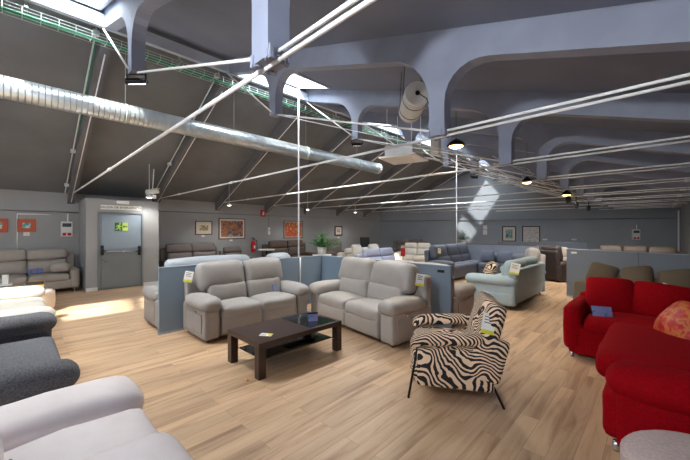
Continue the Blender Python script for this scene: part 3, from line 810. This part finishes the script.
# wall sofa D
sofa('stone beige three-seat sofa against the left wall beside the control box', (-11.36, -.20), FXp, 2.75, .95, 3, 'sage', style='modern', H=1.10, foot='chrome', name='sofa', armw=.2, armh=.58)
t = thing('display_card', 'dark printed card on the seat of the stone beige wall sofa', 'display card', (-11.2, .35, .505), FXp+.3, 'small printed display cards')
part('front_leaf', M['cardblue'], t, lambda b: box(b, -.15, .15, -.01, .01, 0, .14, .003, T(0, 0, 0, R(-35))))
def cushion(label, loc, rot, size, m, name='scatter_cushion', group='scatter cushions'):
    bm = bmesh.new(); rbox(bm, (size[0], size[2], size[1]), size[2]*.45, None, puff=(0, .05, 0), wr=.008, n=10, pinch=.55)
    o = obj(name, bm, M[m], None, True); o.location = loc; o.rotation_euler = rot
    return tag(o, label, 'cushion', group)
cushion('stone beige bolster cushion at the right end of the wall sofa', (-11.15, .80, .62), (R(-35), 0, FXp-.3), (.40, .24, .16), 'sage')
# left wall, behind
sofa('grey brown high-back two-seat sofa under the small framed sketch', (-11.35, 4.25), FXp, 1.95, .95, 2, 'greybrown', style='modern', H=1.14, name='sofa', armw=.16)
sofa('grey brown low armchair under the landscape picture', (-11.35, 5.75), FXp, .95, .95, 1, 'greybrown', style='modern', H=.97, name='armchair', cat='armchair', armw=.12)
sofa('brown two-seat sofa under the orange floral picture', (-11.3, 8.2), FXp, 2.3, .95, 2, 'brown', style='modern', H=1.15, name='sofa')
sofa('grey wide armchair under the small monochrome print', (-10.9, 10.6), FXp, 1.4, .95, 1, 'greybrown', style='modern', H=1.2, name='armchair', cat='armchair')
sofa('cream sofa with loose cushions behind the near potted plant', (-8.0, 9.3), FXp, 2.2, .95, 2, 'cream', style='modern', H=.92, name='sofa')
cushion('cream cushion leaning at the left end of the cream sofa', (-7.86, 8.65, .86), (R(-15), 0, FXp), (.48, .42, .14), 'cream')
cushion('cream cushion leaning at the right end of the cream sofa', (-7.86, 9.6, .86), (R(-15), 0, FXp), (.52, .42, .14), 'cream')
# black chair
t = thing('office_chair', 'black office chair back beside the monochrome print', 'chair', (-10.3, 12.0, 0), R(60))
part('backrest', M['black'], t, lambda b: rbox(b, (.48, .07, .55), .03, T(0, .2, .98, R(-8)), n=6), True)
part('seat', M['black'], t, lambda b: rbox(b, (.5, .48, .08), .03, T(0, 0, .48), n=6), True)
part('column', M['blackmetal'], t, lambda b: (tube(b, (0, 0, .06), (0, 0, .45), .025), tube(b, (0, .2, .45), (0, .24, .8), .02), tube(b, (0, 0, .44), (0, .2, .45), .02)))
part('star_base', M['blackmetal'], t, lambda b: [tube(b, (0, 0, .08), (.28*math.cos(a), .28*math.sin(a), .03), .02) for a in [2*PI*i/5 for i in range(5)]])
# side table with extinguisher
t = thing('side_table', 'white topped side table beside the fire extinguisher', 'table', (-10.6, 6.6, 0))
part('top', M['white'], t, lambda b: lathe(b, [(.3, .84), (.31, .85), (.31, .87), (.3, .88)], 28))
part('column', M['blackmetal'], t, lambda b: tube(b, (0, 0, .02), (0, 0, .84), .03))
part('base', M['blackmetal'], t, lambda b: lathe(b, [(.22, 0), (.22, .015), (.03, .03)], 24))
t = thing('fire_extinguisher', 'red fire extinguisher on the left wall between the pictures', 'fire extinguisher', (XL+.13, 6.72, .72))
part('cylinder', M['firered'], t, lambda b: lathe(b, [(.085, 0), (.09, .02), (.09, .36), (.06, .43), (.03, .46)], 24), True)
part('valve', M['black'], t, lambda b: (tube(b, (0, 0, .46), (0, 0, .52), .02), box(b, -.02, .02, -.09, .06, .52, .54), box(b, -.02, .02, -.1, .04, .555, .57)))
part('hose', M['black'], t, lambda b: path(b, [(0, .03, .5), (.06, .12, .45), (.06, .13, .2), (.05, .1, .1)], .012))
part('wall_bracket', M['blackmetal'], t, lambda b: box(b, -.13, -.085, -.04, .04, .15, .3))
part('label_plate', M['paper'], t, lambda b: box(b, .088, .094, -.03, .03, .14, .26))
# far left of far wall sofas
def at_far(x, off): # point in front of the oblique far wall
    return (x+off*.455, far_y(x)-off*.891)
p = at_far(-10.2, 1.6)
sofa('grey brown high-back sofa near the far left corner', p, FA, 1.9, .95, 2, 'greybrown', style='modern', H=1.13, name='sofa')
p = (-7.75, 12.4)
sofa('cream sofa lit by the sun beyond the lavender grey sofa', p, FA-.2, 1.7, .95, 2, 'cream', style='modern', H=1.02, name='sofa')
t = thing('floor_sign', 'red promotional box beside the slate corner sofa', 'sign', (-6.35, 9.35, 0))
part('stand', M['blackmetal'], t, lambda b: (box(b, -.12, .12, -.12, .12, 0, .02), tube(b, (0, 0, .02), (0, 0, .72), .015)))
part('board', M['firered'], t, lambda b: box(b, -.02, .02, -.1, .1, .70, .98, .004))

# slate blue corner sofa
t = thing('corner_sofa', 'slate blue corner sofa with high headrests in the middle distance', 'sofa', (-5.0, 10.55, 0), FXp, SG)
sofa_parts(t, Matrix.Identity(4), 2.7, .98, 3, M['blue'], style='recliner', H=1.10, arms=(1, 0), wr=.008)
sofa_parts(t, T(1.02, -1.22, 0, 0, 0, R(-90)), 1.45, .90, 2, M['blue'], style='modern', H=.80, arms=(0, 0), wr=.006, head=False)
price_tag('white price tag on the near headrest of the slate corner sofa', (-5.02, 9.42, .93), R(70), R(-12))
cushion('slate blue cushion leaning at the corner of the slate corner sofa', (-4.25, 11.34, .70), (R(-18), 0, .1), (.44, .40, .14), 'bluecush')
cushion('slate blue cushion to the right on the slate corner sofa', (-3.70, 11.34, .70), (R(-18), 0, -.05), (.44, .40, .14), 'bluecush')

# aqua sofa faces -x
sofa('pale aqua three-seat sofa seen from its side behind the zebra armchair', (-2.53, 8.02), FXm, 2.4, 1.02, 2, 'aqua', style='roll', H=.95, armw=.24, armh=.66, name='sofa', head=False)
cushion('zebra striped scatter cushion on the pale aqua sofa', (-2.75, 7.5, .70), (R(-25), 0, FXm+.5), (.42, .40, .15), 'zebrac')
price_tag('large white price tag hanging on the near back corner of the aqua sofa', (-2.04, 6.85, .84), R(20), R(-5), (.17, .22))
# recliners beyond
sofa('cream swivel recliner beyond the pale aqua sofa', (-2.9, 10.6), R(-60), .95, .9, 1, 'taupe2', H=1.06, name='recliner_chair', cat='armchair')
t = thing('recliner_chair', 'dark brown leather recliner seen from behind beyond the aqua sofa', 'armchair', (-2.35, 12.0, 0), R(150), SG)
sofa_parts(t, Matrix.Identity(4), .82, .85, 1, M['dkbrown'], H=1.12, wr=.006, armw=.16)
sofa('beige armchair beside the dark brown recliner', (-2.62, 13.4), R(-20), .85, .9, 1, 'sage', H=.98, name='armchair', cat='armchair')
sofa('taupe two-seat sofa below the far wall prints', (-3.8, 15.4), R(-10), 1.7, .9, 2, 'greybrown', H=.98, style='modern', name='sofa')
sofa('brown three-seat sofa near the far wall behind the grey partition', (-.62, 14.6), R(-4), 2.5, .95, 3, 'brown', H=1.05, style='modern', name='sofa')
# olive sofa in front of P4
sofa('olive taupe sofa with three loose cushions behind the red corner sofa', (-.36, 7.90), R(-16), 1.6, .95, 2, 'olive', H=.72, style='modern', name='sofa', head=False, arms=(1, 0))
def on(loc, rz, lx, ly, z): return (loc[0]+lx*math.cos(rz)-ly*math.sin(rz), loc[1]+lx*math.sin(rz)+ly*math.cos(rz), z)
for lx, a, lab in ((-.44, .12, 'leftmost olive brown cushion on the olive sofa'), (.09, -.05, 'middle olive brown cushion on the olive sofa'), (.60, -.1, 'rightmost olive brown cushion on the olive sofa')):
    cushion(lab, on((-.36, 7.90), R(-16), lx, -.08, .735), (R(-20), R(14 if a > 0 else -12), R(-16)+a), (.46, .42, .16), 'oliveb')
sofa('taupe rounded recliner right of the olive sofa at the right edge', (.53, 6.62), R(-30), .80, .9, 1, 'oliveb', H=1.0, name='recliner_chair', cat='armchair')
price_tag('white price tag on the taupe recliner at the right edge', (.05, 6.22, .78), R(-40), R(-10))
card_block('small blue display card on the olive sofa seat', (-.42, 7.5, .56), R(-16), .12, .1)

# red corner sofa
t = thing('corner_sofa', 'bright red corduroy corner sofa at the right edge', 'sofa', (.13, 5.35, 0), 0, SG)
def redsofa(t):
    m = M['red']; w = .010
    I = Matrix.Identity(4)
    # section along x (faces -y): world x -.87..1.05, y 4.87..5.85
    soft('base', m, t, (1.95, .92, .38), .06, T(0, 0, .23), wr=.006)
    soft('arm', m, t, (.20, .93, .56), .09, T(-.93, -.02, .37), wr=w, puff=(.01, .01, .01))
    soft('seat_cushion', m, t, (1.1, .72, .20), .08, T(-.26, -.14, .44), puff=(0, .02, .02), wr=w)
    soft('back_cushion', m, t, (.50, .22, .50), .05, T(-.62, .22, .70, R(-14)), puff=(0, .06, .01), wr=w, pinch=.5)
    soft('back_cushion', m, t, (.58, .22, .48), .05, T(-.10, .20, .69, R(-14), R(3), -.05), puff=(0, .06, .01), wr=w, pinch=.5)
    soft('back_cushion', m, t, (.58, .22, .46), .05, T(.50, .10, .69, R(-14), 0, -.5), puff=(0, .06, .01), wr=w, pinch=.5)
    soft('back_shell', m, t, (1.95, .16, .55), .06, T(0, .40, .44, R(-3)))
    # section along y (faces -x): world x -.3..1.05, y 3.0..4.9
    soft('base', m, t, (1.38, 1.80, .36), .06, T(.24, -1.36, .22), wr=.006)
    soft('seat_cushion', m, t, (1.10, 1.36, .23), .09, T(.02, -1.26, .46), puff=(.02, .02, .02), wr=w)
    soft('back_shell', m, t, (.18, 1.9, .60), .06, T(.84, -1.35, .46), wr=.005)
    soft('back_cushion', m, t, (1.1, .24, .44), .10, T(.64, -1.25, .70, R(-14), 0, R(-90)), puff=(0, .05, .01), wr=w)
    a = soft('arm', m, t, (1.28, .27, .50), .05, T(.28, -2.20, .28), wr=.006)
    soft('arm_roll', m, a, (1.36, .35, .26), .125, T(.27, -2.18, .49), puff=(.02, .02, .01), wr=w)
    for x, y in ((-.93, -.42), (-.93, .36), (-.36, -2.30), (-.34, -1.3), (.8, .3)):
        part('foot', M['chrome'], t, lambda b: lathe(b, [(.02, 0), (.022, .03), (.018, .07)], 14, T(x, y, 0)), True)
redsofa(t)
part('stud_button', M['chrome'], t, lambda b: tube(b, (-.345, -2.25, .47), (-.37, -2.26, .47), .012))
cushion('red patterned cushion lying on the corner of the red sofa', (.18, 4.55, .68), (R(-35), R(8), R(-55)), (.46, .42, .17), 'redpat')
t = thing('display_card', 'blue printed card standing on the seat of the red sofa', 'display card', (-.50, 5.0, .545), R(20), 'small printed display cards')
part('front_leaf', M['cardblue'], t, lambda b: box(b, -.10, .10, -.003, .003, 0, .13, .001, T(0, 0, 0, R(-35))))
part('rear_leaf', M['black'], t, lambda b: box(b, -.10, .10, -.003, .003, 0, .125, .001, T(0, .145, 0, R(30))))
pouffe('round pinkish linen pouf in the bottom right corner', (.21, 2.38), .37, .43, 'pouf')

# ------------------------------------------------------------------ coffee table
t = thing('coffee_table', 'dark wenge coffee table with a glass end standing before the grey sofas', 'table', (-3.40, 2.42, 0))
hw, hl, th = .36, .62, .39
part('tabletop', M['wenge'], t, lambda b: box(b, -hw, hw, -hl, .12, th-.055, th, .003))
part('glass_top', M['tint'], t, lambda b: (box(b, -hw+.05, hw-.05, .12, hl-.05, th-.012, th-.001)), label='dark glass inset')
part('top_rim', M['wenge'], t, lambda b: (box(b, -hw, -hw+.05, .12, hl, th-.055, th), box(b, hw-.05, hw, .12, hl, th-.055, th), box(b, -hw+.05, hw-.05, hl-.05, hl, th-.055, th)))
for sx in (-1, 1):
    for sy in (-1, 1):
        part('leg', M['wenge'], t, lambda b: box(b, sx*(hw-.045)-.045, sx*(hw-.045)+.045, sy*(hl-.045)-.045, sy*(hl-.045)+.045, 0, th-.0555, .003))
part('lower_shelf', M['tint'], t, lambda b: box(b, -hw+.10, hw-.10, -hl+.1, hl-.1, .16, .175))
part('shelf_peg', M['chrome'], t, lambda b: [tube(b, (sx*(hw-.1), sy*(hl-.09), .165), (sx*(hw-.04), sy*(hl-.09), .165), .008) for sx in (-1, 1) for sy in (-1, 1)])
t = thing('leaflet', 'white and yellow price leaflet lying on the coffee table', 'leaflet', (-3.25, 2.02, .391), R(35))
part('sheet', M['paper'], t, lambda b: box(b, -.07, .07, -.045, .045, 0, .002))
part('yellow_print', M['yellow'], t, lambda b: box(b, .02, .065, -.04, .04, .002, .003))
part('text_lines', M['lcd'], t, lambda b: [box(b, -.06, .01, -.03+i*.018, -.024+i*.018, .002, .003) for i in range(4)])
card_block('blue and purple tent card on the glass end of the coffee table', (-3.30, 2.76, .391), R(60), .13, .12)
place_mesh('cap', M['orange'], lambda b: tube(b, (0, 0, 0), (0, 0, .015), .015), (-3.13, 1.72, 0), 0, 'tiny orange cap on the floor by the coffee table leg', 'cap')

# ------------------------------------------------------------------ zebra armchair
ang = math.atan2(-.51, -.86)      # facing direction
t = thing('armchair', 'zebra print armchair with thin black metal legs', 'armchair', (-1.55, 3.12, 0), ang+PI/2)
z = M['zebra']
soft('seat', z, t, (.64, .74, .37), .07, T(0, .00, .31), puff=(.01, .02, .035), wr=.006)
def lean(q):
    return q
bmz = bmesh.new()
rbox(bmz, (.76, .16, .64), .055, T(0, .32, .61, R(-15)), puff=(.0, .03, .0), wr=.006,
     warp=lambda q: Vector((q.x*(1-.06*max(0, q.z)/.31), q.y, q.z)))
obj('backrest', bmz, z, t, True)
for s in (-1, 1):
    b_ = bmesh.new()
    rbox(b_, (.10, .66, .115), .05, T(s*.35, -.06, .585, R(4)), puff=(.005, 0, .005), wr=.004,
         warp=lambda q: Vector((q.x, q.y, q.z-.10*max(0, (-q.y-.15)/.2)**2*.5)))
    a = obj('armrest', b_, z, t, True)
    part('leg', M['blackmetal'], t, lambda b: (tube(b, (s*.345, -.40, 0), (s*.335, -.31, .52), .011, seg=10)), True)
    part('leg', M['blackmetal'], t, lambda b: (tube(b, (s*.345, .44, 0), (s*.30, .30, .30), .011, seg=10)), True)
    b_ = bmesh.new()
    rbox(b_, (.05, .68, .36), .024, T(s*.335, .02, .31), n=8)
    obj('side_panel', b_, z, t, True)
    b_ = bmesh.new()
    rbox(b_, (.08, .28, .40), .038, T(s*.345, .31, .44, R(-14)), n=8)
    obj('back_wing', b_, z, t, True)
price_tag('white and yellow price tag hanging over the back of the zebra armchair', (-1.10, 2.96, .76), R(35), R(-14), (.11, .18))

# ------------------------------------------------------------------ plants
def plant(label, loc, n, L, m, potr=.13, poth=.2, up=.6):
    t = thing('potted_plant', label, 'plant', loc, 0, 'potted plants on the partitions')
    part('pot', M['pot'], t, lambda b: lathe(b, [(potr*.7, 0), (potr*.75, .01), (potr, poth), (potr*.9, poth), (potr*.88, poth-.03)], 24), True)
    part('soil', M['soil'], t, lambda b: lathe(b, [(.01, poth-.05), (potr*.86, poth-.04), (potr*.86, poth-.03), (.01, poth-.025)], 20))
    bm = bmesh.new(); bs = bmesh.new()
    for i in range(n):
        a = random.random()*2*PI; l = L*random.uniform(.6, 1.1); el = random.uniform(.25, 1.25)*up+.2
        pts = []
        for k in range(6):
            u = k/5
            rr = l*u*math.cos(el)*(1+.2*u); zz = poth-.03+l*u*math.sin(el)-.45*l*u*u*(1-el/2)
            pts.append(Vector((rr*math.cos(a), rr*math.sin(a), zz)))
        path(bs, pts, .003, 4)
        side = Vector((-math.sin(a), math.cos(a), 0))
        for k in range(1, 6):
            for s in (-1, 1):
                p = pts[k]; w = .085*(1-.1*k); q = p+side*s*w*random.uniform(.8, 1.3)+Vector((math.cos(a)*.05, math.sin(a)*.05, random.uniform(-.03, .03)))
                mid = (p+q)/2; n1 = (q-p).cross(Vector((0, 0, 1))).normalized()*.024
                up_ = Vector((0, 0, .004))
                va = [bm.verts.new(c) for c in (p, mid+n1, q, mid-n1)]
                vb = [bm.verts.new(c) for c in (p+up_*.2, mid+n1+up_, q+up_*.2, mid-n1+up_)]
                bm.faces.new(va[::-1]); bm.faces.new(vb)
                for j in range(4): bm.faces.new((va[j], va[(j+1) % 4], vb[(j+1) % 4], vb[j]))
    obj('leaves', bm, M[m], t); obj('stems', bs, M[m], t)
def stand(label, loc, h):
    t = thing('plant_stand', label, 'plant stand', loc, 0, 'plant stands behind the partitions')
    part('top', M['white'], t, lambda b: box(b, -.16, .16, -.16, .16, h-.03, h, .004))
    for sx in (-1, 1):
        for sy in (-1, 1): part('leg', M['white'], t, lambda b: box(b, sx*.14-.015, sx*.14+.015, sy*.14-.015, sy*.14+.015, 0, h-.0305))
stand('white plant stand behind the corner of the blue partitions', (-5.72, 5.06, 0), 1.03)
plant('green leafy plant in a white pot above the corner of the blue partitions', (-5.72, 5.06, 1.03), 46, .40, 'leaf', .12, .17, 1.15)
stand('white plant stand behind the slate corner sofa', (-5.75, 12.78, 0), 1.05)
plant('darker small-leaved plant standing behind the slate corner sofa', (-5.75, 12.78, 1.05), 34, .42, 'leafd', .11, .16, 1.1)

# ------------------------------------------------------------------ pictures and wall fittings
CAM = Vector((0, 0, 1.6)); YAW = R(44.4); FPX = 322.
def ray(px, py):
    r = (px-345)/FPX; tt = (230-py)/FPX
    return Vector((math.cos(YAW)*r-math.sin(YAW), math.sin(YAW)*r+math.cos(YAW), tt))
def on_left(px, py, X=XL):
    d_ = ray(px, py); return CAM+d_*(X/d_.x)
def on_far(px, py):
    d_ = ray(px, py); k = (15.1-.51*XL)/(d_.y-.51*d_.x); return CAM+d_*k
def wall_obj(name, label, cat, p, wall, group=None):
    rz = {'left': PI/2, 'far': FA, 'right': -PI/2+.033}[wall]    # local -y points into the room
    return thing(name, label, cat, tuple(p), rz, group)
def picture(label, p, wall, w, h, fm, art, matw=.06, fw=.03):
    t = wall_obj('framed_picture', label, 'picture', p, wall, 'framed pictures on the walls')
    def fr(b):
        box(b, -w/2, w/2, -.035, -.0, h/2-fw, h/2, .004); box(b, -w/2, w/2, -.035, -.005, -h/2, -h/2+fw, .004)
        box(b, -w/2, -w/2+fw, -.035, -.005, -h/2+fw, h/2-fw, .004); box(b, w/2-fw, w/2, -.035, -.005, -h/2+fw, h/2-fw, .004)
    part('frame', M[fm], t, fr)
    if matw: part('mount', M['mat'] if fm != 'redframe' else M['redframe'], t, lambda b: box(b, -w/2+fw, w/2-fw, -.02, -.006, -h/2+fw, h/2-fw))
    q = fw+matw
    part('artwork', M[art], t, lambda b: box(b, -w/2+q, w/2-q, -.023, -.0202, -h/2+q, h/2-q))
def caption(label, p, wall, w=.12, h=.07):
    t = wall_obj('caption_card', label, 'card', p, wall, 'small white cards below the pictures')
    part('card', M['paper'], t, lambda b: box(b, -w/2, w/2, -.008, 0, -h/2, h/2))
def zat(px, py, wall): return on_left(px, py) if wall == 'left' else on_far(px, py)
def pic_px(label, x0, x1, y0, y1, wall, fm, art, **k):
    a = zat(x0, (y0+y1)/2, wall); b = zat(x1, (y0+y1)/2, wall)
    c0 = zat((x0+x1)/2, y0, wall); c1 = zat((x0+x1)/2, y1, wall)
    p = (a+b)/2; p.z = (c0.z+c1.z)/2
    picture(label, p, wall, (b-a).length, c0.z-c1.z, fm, art, **k)
pic_px('orange framed print at the far left edge of the wall', -11, 8, 218.5, 232.5, 'left', 'redframe', 'art_teal', matw=.07)
pic_px('orange framed teal print left of the control box', 17, 36, 219, 232, 'left', 'redframe', 'art_teal', matw=.07)
pic_px('small framed sepia sketch in a reddish wood frame', 195, 212, 221, 234.7, 'left', 'woodframe', 'art_sepia', matw=.12)
pic_px('large framed colourful landscape picture', 218.5, 244.8, 218.5, 239, 'left', 'woodframe', 'art_land', matw=.06)
pic_px('framed orange floral picture behind the white pole', 283.5, 302.5, 221, 238, 'left', 'dkframe', 'art_flow', matw=.03)
pic_px('small black framed monochrome print near the far corner', 334.5, 342, 226, 235.7, 'left', 'dkframe', 'art_bw', matw=.12, fw=.06)
pic_px('black framed green print on the far wall, left of the pale print', 502, 516, 226.2, 241.5, 'far', 'dkframe', 'art_green', matw=.12, fw=.05)
pic_px('black framed pale print on the far wall, right of the green print', 522, 540, 226, 244, 'far', 'dkframe', 'art_pale', matw=.03, fw=.05)
for px, py, wl, lab in ((26.5, 234, 'left', 'orange framed teal print'), (203, 236, 'left', 'small sepia sketch'), (231, 240.3, 'left', 'large landscape picture'), (338.5, 237.5, 'left', 'monochrome print')):
    caption('small white card fixed below the '+lab, zat(px, py, wl), wl, .12, .06 if px > 30 else .10)
for px, py, lab in ((545, 239.5, 'small white card on the far wall right of the pale print'), (574, 239.5, 'small white card on the far wall above the brown sofa'), (509, 243.3, 'small white card below the green print')):
    caption(lab, zat(px, py, 'far'), 'far', .22, .07)

def control_box(label, p, wall, w, h):
    t = wall_obj('alarm_panel', label, 'alarm panel', p, wall, 'white alarm panels on the walls')
    part('case', M['white'], t, lambda b: box(b, -w/2, w/2, -.09, 0, -h/2, h/2, .01))
    part('display', M['lcd'], t, lambda b: box(b, -w*.38, w*.38, -.096, -.09, h*.14, h*.38))
    for s in (-1, 1): part('red_button', M['firered'], t, lambda b: box(b, s*w*.22-w*.15, s*w*.22+w*.15, -.1, -.09, -h*.44, -h*.26, .004))
    part('keypad', M['paper'], t, lambda b: [box(b, x*w-.02, x*w+.02, -.096, -.09, yy*h-.01, yy*h+.01) for x in (-.2, 0, .2) for yy in (-.12, 0)])
    part('feed_pipe', M['rod'], t, lambda b: tube(b, (w*.1, -.03, h/2), (w*.1, -.03, h/2+.22), .014))
control_box('white alarm panel with two red buttons on the left wall near the exit door', zat(66.5, 229, 'left'), 'left', .25, .42)
control_box('white alarm panel with two red buttons on the far wall', zat(635.5, 234.5, 'far'), 'far', .30, .50)
def switch_box(label, p, wall, h=.3, w=.1):
    t = wall_obj('switch_box', label, 'switch', p, wall, 'switch boxes with conduits on the walls')
    part('case', M['white'], t, lambda b: (box(b, -w/2, w/2, -.06, 0, -h/2, 0, .008), box(b, -w/2, w/2, -.05, 0, .03, h/2, .008)))
    part('conduit_pipe', M['steel'], t, lambda b: tube(b, (0, -.02, h/2), (0, -.02, h/2+.5), .014))
switch_box('grey switch box with conduit right of the landscape picture', zat(268.5, 231, 'left'), 'left')
switch_box('switch box with conduit on the far wall behind the far plant', zat(485, 230, 'far'), 'far', .5, .2)

def conduit(label, pts, m='rod', r=.013):
    place_mesh('wall_conduit', M[m], lambda b: path(b, pts, r, 8), (0, 0, 0), 0, label, 'conduit', None, True)
conduit('long grey conduit running along the left wall to the far corner', [(XL+.02, J1+.02, 2.23), (XL+.02, 15.0, 2.19)], 'steel')
conduit('grey conduit running along the left wall above the wall sofa', [(XL+.02, YB+.1, 2.12), (XL+.02, J0-.02, 2.1)], 'steel')
conduit('white conduit dropping down the left wall beside the orange picture', [(XL+.02, .68, 2.02), (XL+.02, .02, 2.02), (XL+.02, .02, .9)])
conduit('grey conduit running across the far wall above the pictures', [(XL+.1+.0, 15.1+.05-.04, 2.13), (.5, far_y(.5)-.06, 2.15)], 'steel', .018)
conduit('white conduit dropping down the far right corner', [(.60, 21.3, 2.5), (.60, 21.3, .2)], 'rod', .03)

# exit sign, lettered sign, emergency lamp
def xsign(px, py): return on_left(px, py, JX)
a = xsign(121.5, 226.7)
t = thing('exit_sign', 'green and yellow running man exit sign on the emergency door', 'sign', (JX-.005, a.y, a.z), PI/2)
part('plate', M['signyellow'], t, lambda b: box(b, -.15, .15, -.006, 0, -.11, .11))
part('green_field', M['signgreen'], t, lambda b: box(b, -.15, .02, -.009, -.006, -.11, .11))
def man(b):
    def limb(p, q, w): 
        p = Vector((p[0], 0, p[1])); q = Vector((q[0], 0, q[1])); d = (q-p); nrm = Vector((-d.z, 0, d.x)).normalized()*w/2
        vs = [bm_v(b, c) for c in (p-nrm, q-nrm, q+nrm, p+nrm)]
        ws = [bm_v(b, c+Vector((0, -.002, 0))) for c in (p-nrm, q-nrm, q+nrm, p+nrm)]
        b.faces.new(vs); b.faces.new(ws[::-1])
        for i in range(4): b.faces.new((vs[i], ws[i], ws[(i+1) % 4], vs[(i+1) % 4]))
    limb((-.05, .04), (-.07, -.02), .04); limb((-.07, -.02), (-.03, -.05), .022); limb((-.03, -.05), (-.04, -.09), .02)
    limb((-.07, -.02), (-.10, -.06), .022); limb((-.10, -.06), (-.135, -.07), .02)
    limb((-.05, .04), (-.02, .0), .018); limb((-.02, 0), (.01, .015), .016); limb((-.05, .04), (-.1, .03), .018); limb((-.1, .03), (-.12, -.005), .016)
    lathe(b, [(.02, -.001), (.02, .001)], 16, T(-.035, -.0, .075, PI/2))
def bm_v(b, c): return b.verts.new(c)
o = part('running_man', M['signyellow'], t, man); o.location = (0, -.0095, 0)
def arrow(b):
    X_ = T(.085, -.008, 0)
    box(b, -.02, .05, -.001, .001, -.014, .014, 0, X_)
    vs = [b.verts.new(X_ @ Vector(c)) for c in ((-.02, -.001, .045), (-.06, -.001, 0), (-.02, -.001, -.045))]; b.faces.new(vs)
part('arrow', M['signgreen'], t, arrow)

def text_mesh(name, s, size, m, parent, X, bold=0.0):
    cu = bpy.data.curves.new('t', 'FONT'); cu.body = s; cu.size = size; cu.align_x = 'CENTER'; cu.align_y = 'CENTER'; cu.extrude = .001; cu.offset = bold
    to = bpy.data.objects.new('t', cu); C.objects.link(to)
    bpy.context.view_layer.update()
    dg = bpy.context.evaluated_depsgraph_get()
    me = bpy.data.meshes.new_from_object(to.evaluated_get(dg))
    bpy.data.objects.remove(to)
    me.transform(X @ Matrix.Rotation(PI/2, 4, 'X')); me.materials.clear(); me.materials.append(m)
    o = bpy.data.objects.new(name, me); C.objects.link(o); o.parent = parent
    return o
a = xsign(121.5, 207.8)
t = thing('lettered_sign', 'white lettered sign strip above the emergency exit door', 'sign', (JX, a.y, a.z), PI/2)
part('plate', M['paper'], t, lambda b: box(b, -.47, .47, -.012, 0, -.06, .06))
text_mesh('lettering', 'SALIDA DE EMERGENCIA', .085, M['black'], t, T(0, -.0135, 0))
a = xsign(122.5, 200.9)
t = thing('emergency_light', 'white emergency light above the lettered sign', 'emergency light', (JX+.0, a.y, a.z-.045), PI/2)
part('case', M['white'], t, lambda b: box(b, -.15, .15, -.05, 0, -.05, .05, .008))
part('diffuser', M['paper'], t, lambda b: box(b, -.13, .13, -.056, -.05, -.035, .035, .002))
a = zat(263, 213.3, 'left')
t = thing('extinguisher_sign', 'red fire extinguisher sign high on the left wall', 'sign', (XL+.0, a.y, a.z), PI/2)
part('plate', M['firered'], t, lambda b: box(b, -.12, .12, -.012, 0, -.14, .14))
part('pictogram', M['paper'], t, lambda b: (box(b, -.03, .03, -.014, -.012, -.1, .04), box(b, -.012, .012, -.014, -.012, .05, .09), box(b, .04, .055, -.014, -.012, -.06, .08)))

# dark ink-blue purse corner at the bottom edge : display card on the near recliner chair
card_block('dark blue display card on the seat of the pale recliner chair', (-1.88, .02, .545), R(200), .16, .10)

# ------------------------------------------------------------------ light
sun = bpy.data.lights.new('sun', 'SUN'); sun.energy = 12; sun.angle = R(2.5); sun.color = (1, .97, .92)
so = bpy.data.objects.new('sun', sun); C.objects.link(so)
so.rotation_euler = Vector((-.54, .60, -1)).to_track_quat('-Z', 'Y').to_euler()
w = bpy.data.worlds.new('sky'); bpy.context.scene.world = w; w.use_nodes = True
bg = w.node_tree.nodes['Background']; bg.inputs[0].default_value = (.80, .89, 1, 1); bg.inputs[1].default_value = 2.2

# ------------------------------------------------------------------ camera
cam = bpy.data.cameras.new('camera'); co = bpy.data.objects.new('camera', cam); C.objects.link(co)
cam.sensor_width = 36; cam.lens = FPX*36/690; co.location = CAM; co.rotation_euler = (PI/2, 0, YAW); cam.clip_start = .02; cam.clip_end = 200
bpy.context.scene.camera = co
vs = bpy.context.scene.view_settings
vs.view_transform = 'Standard'; vs.look = 'None'; vs.gamma = 1; vs.use_curve_mapping = False; vs.exposure = 1.0
bpy.context.scene.cycles.use_denoising = True
bpy.context.scene.cycles.max_bounces = 8
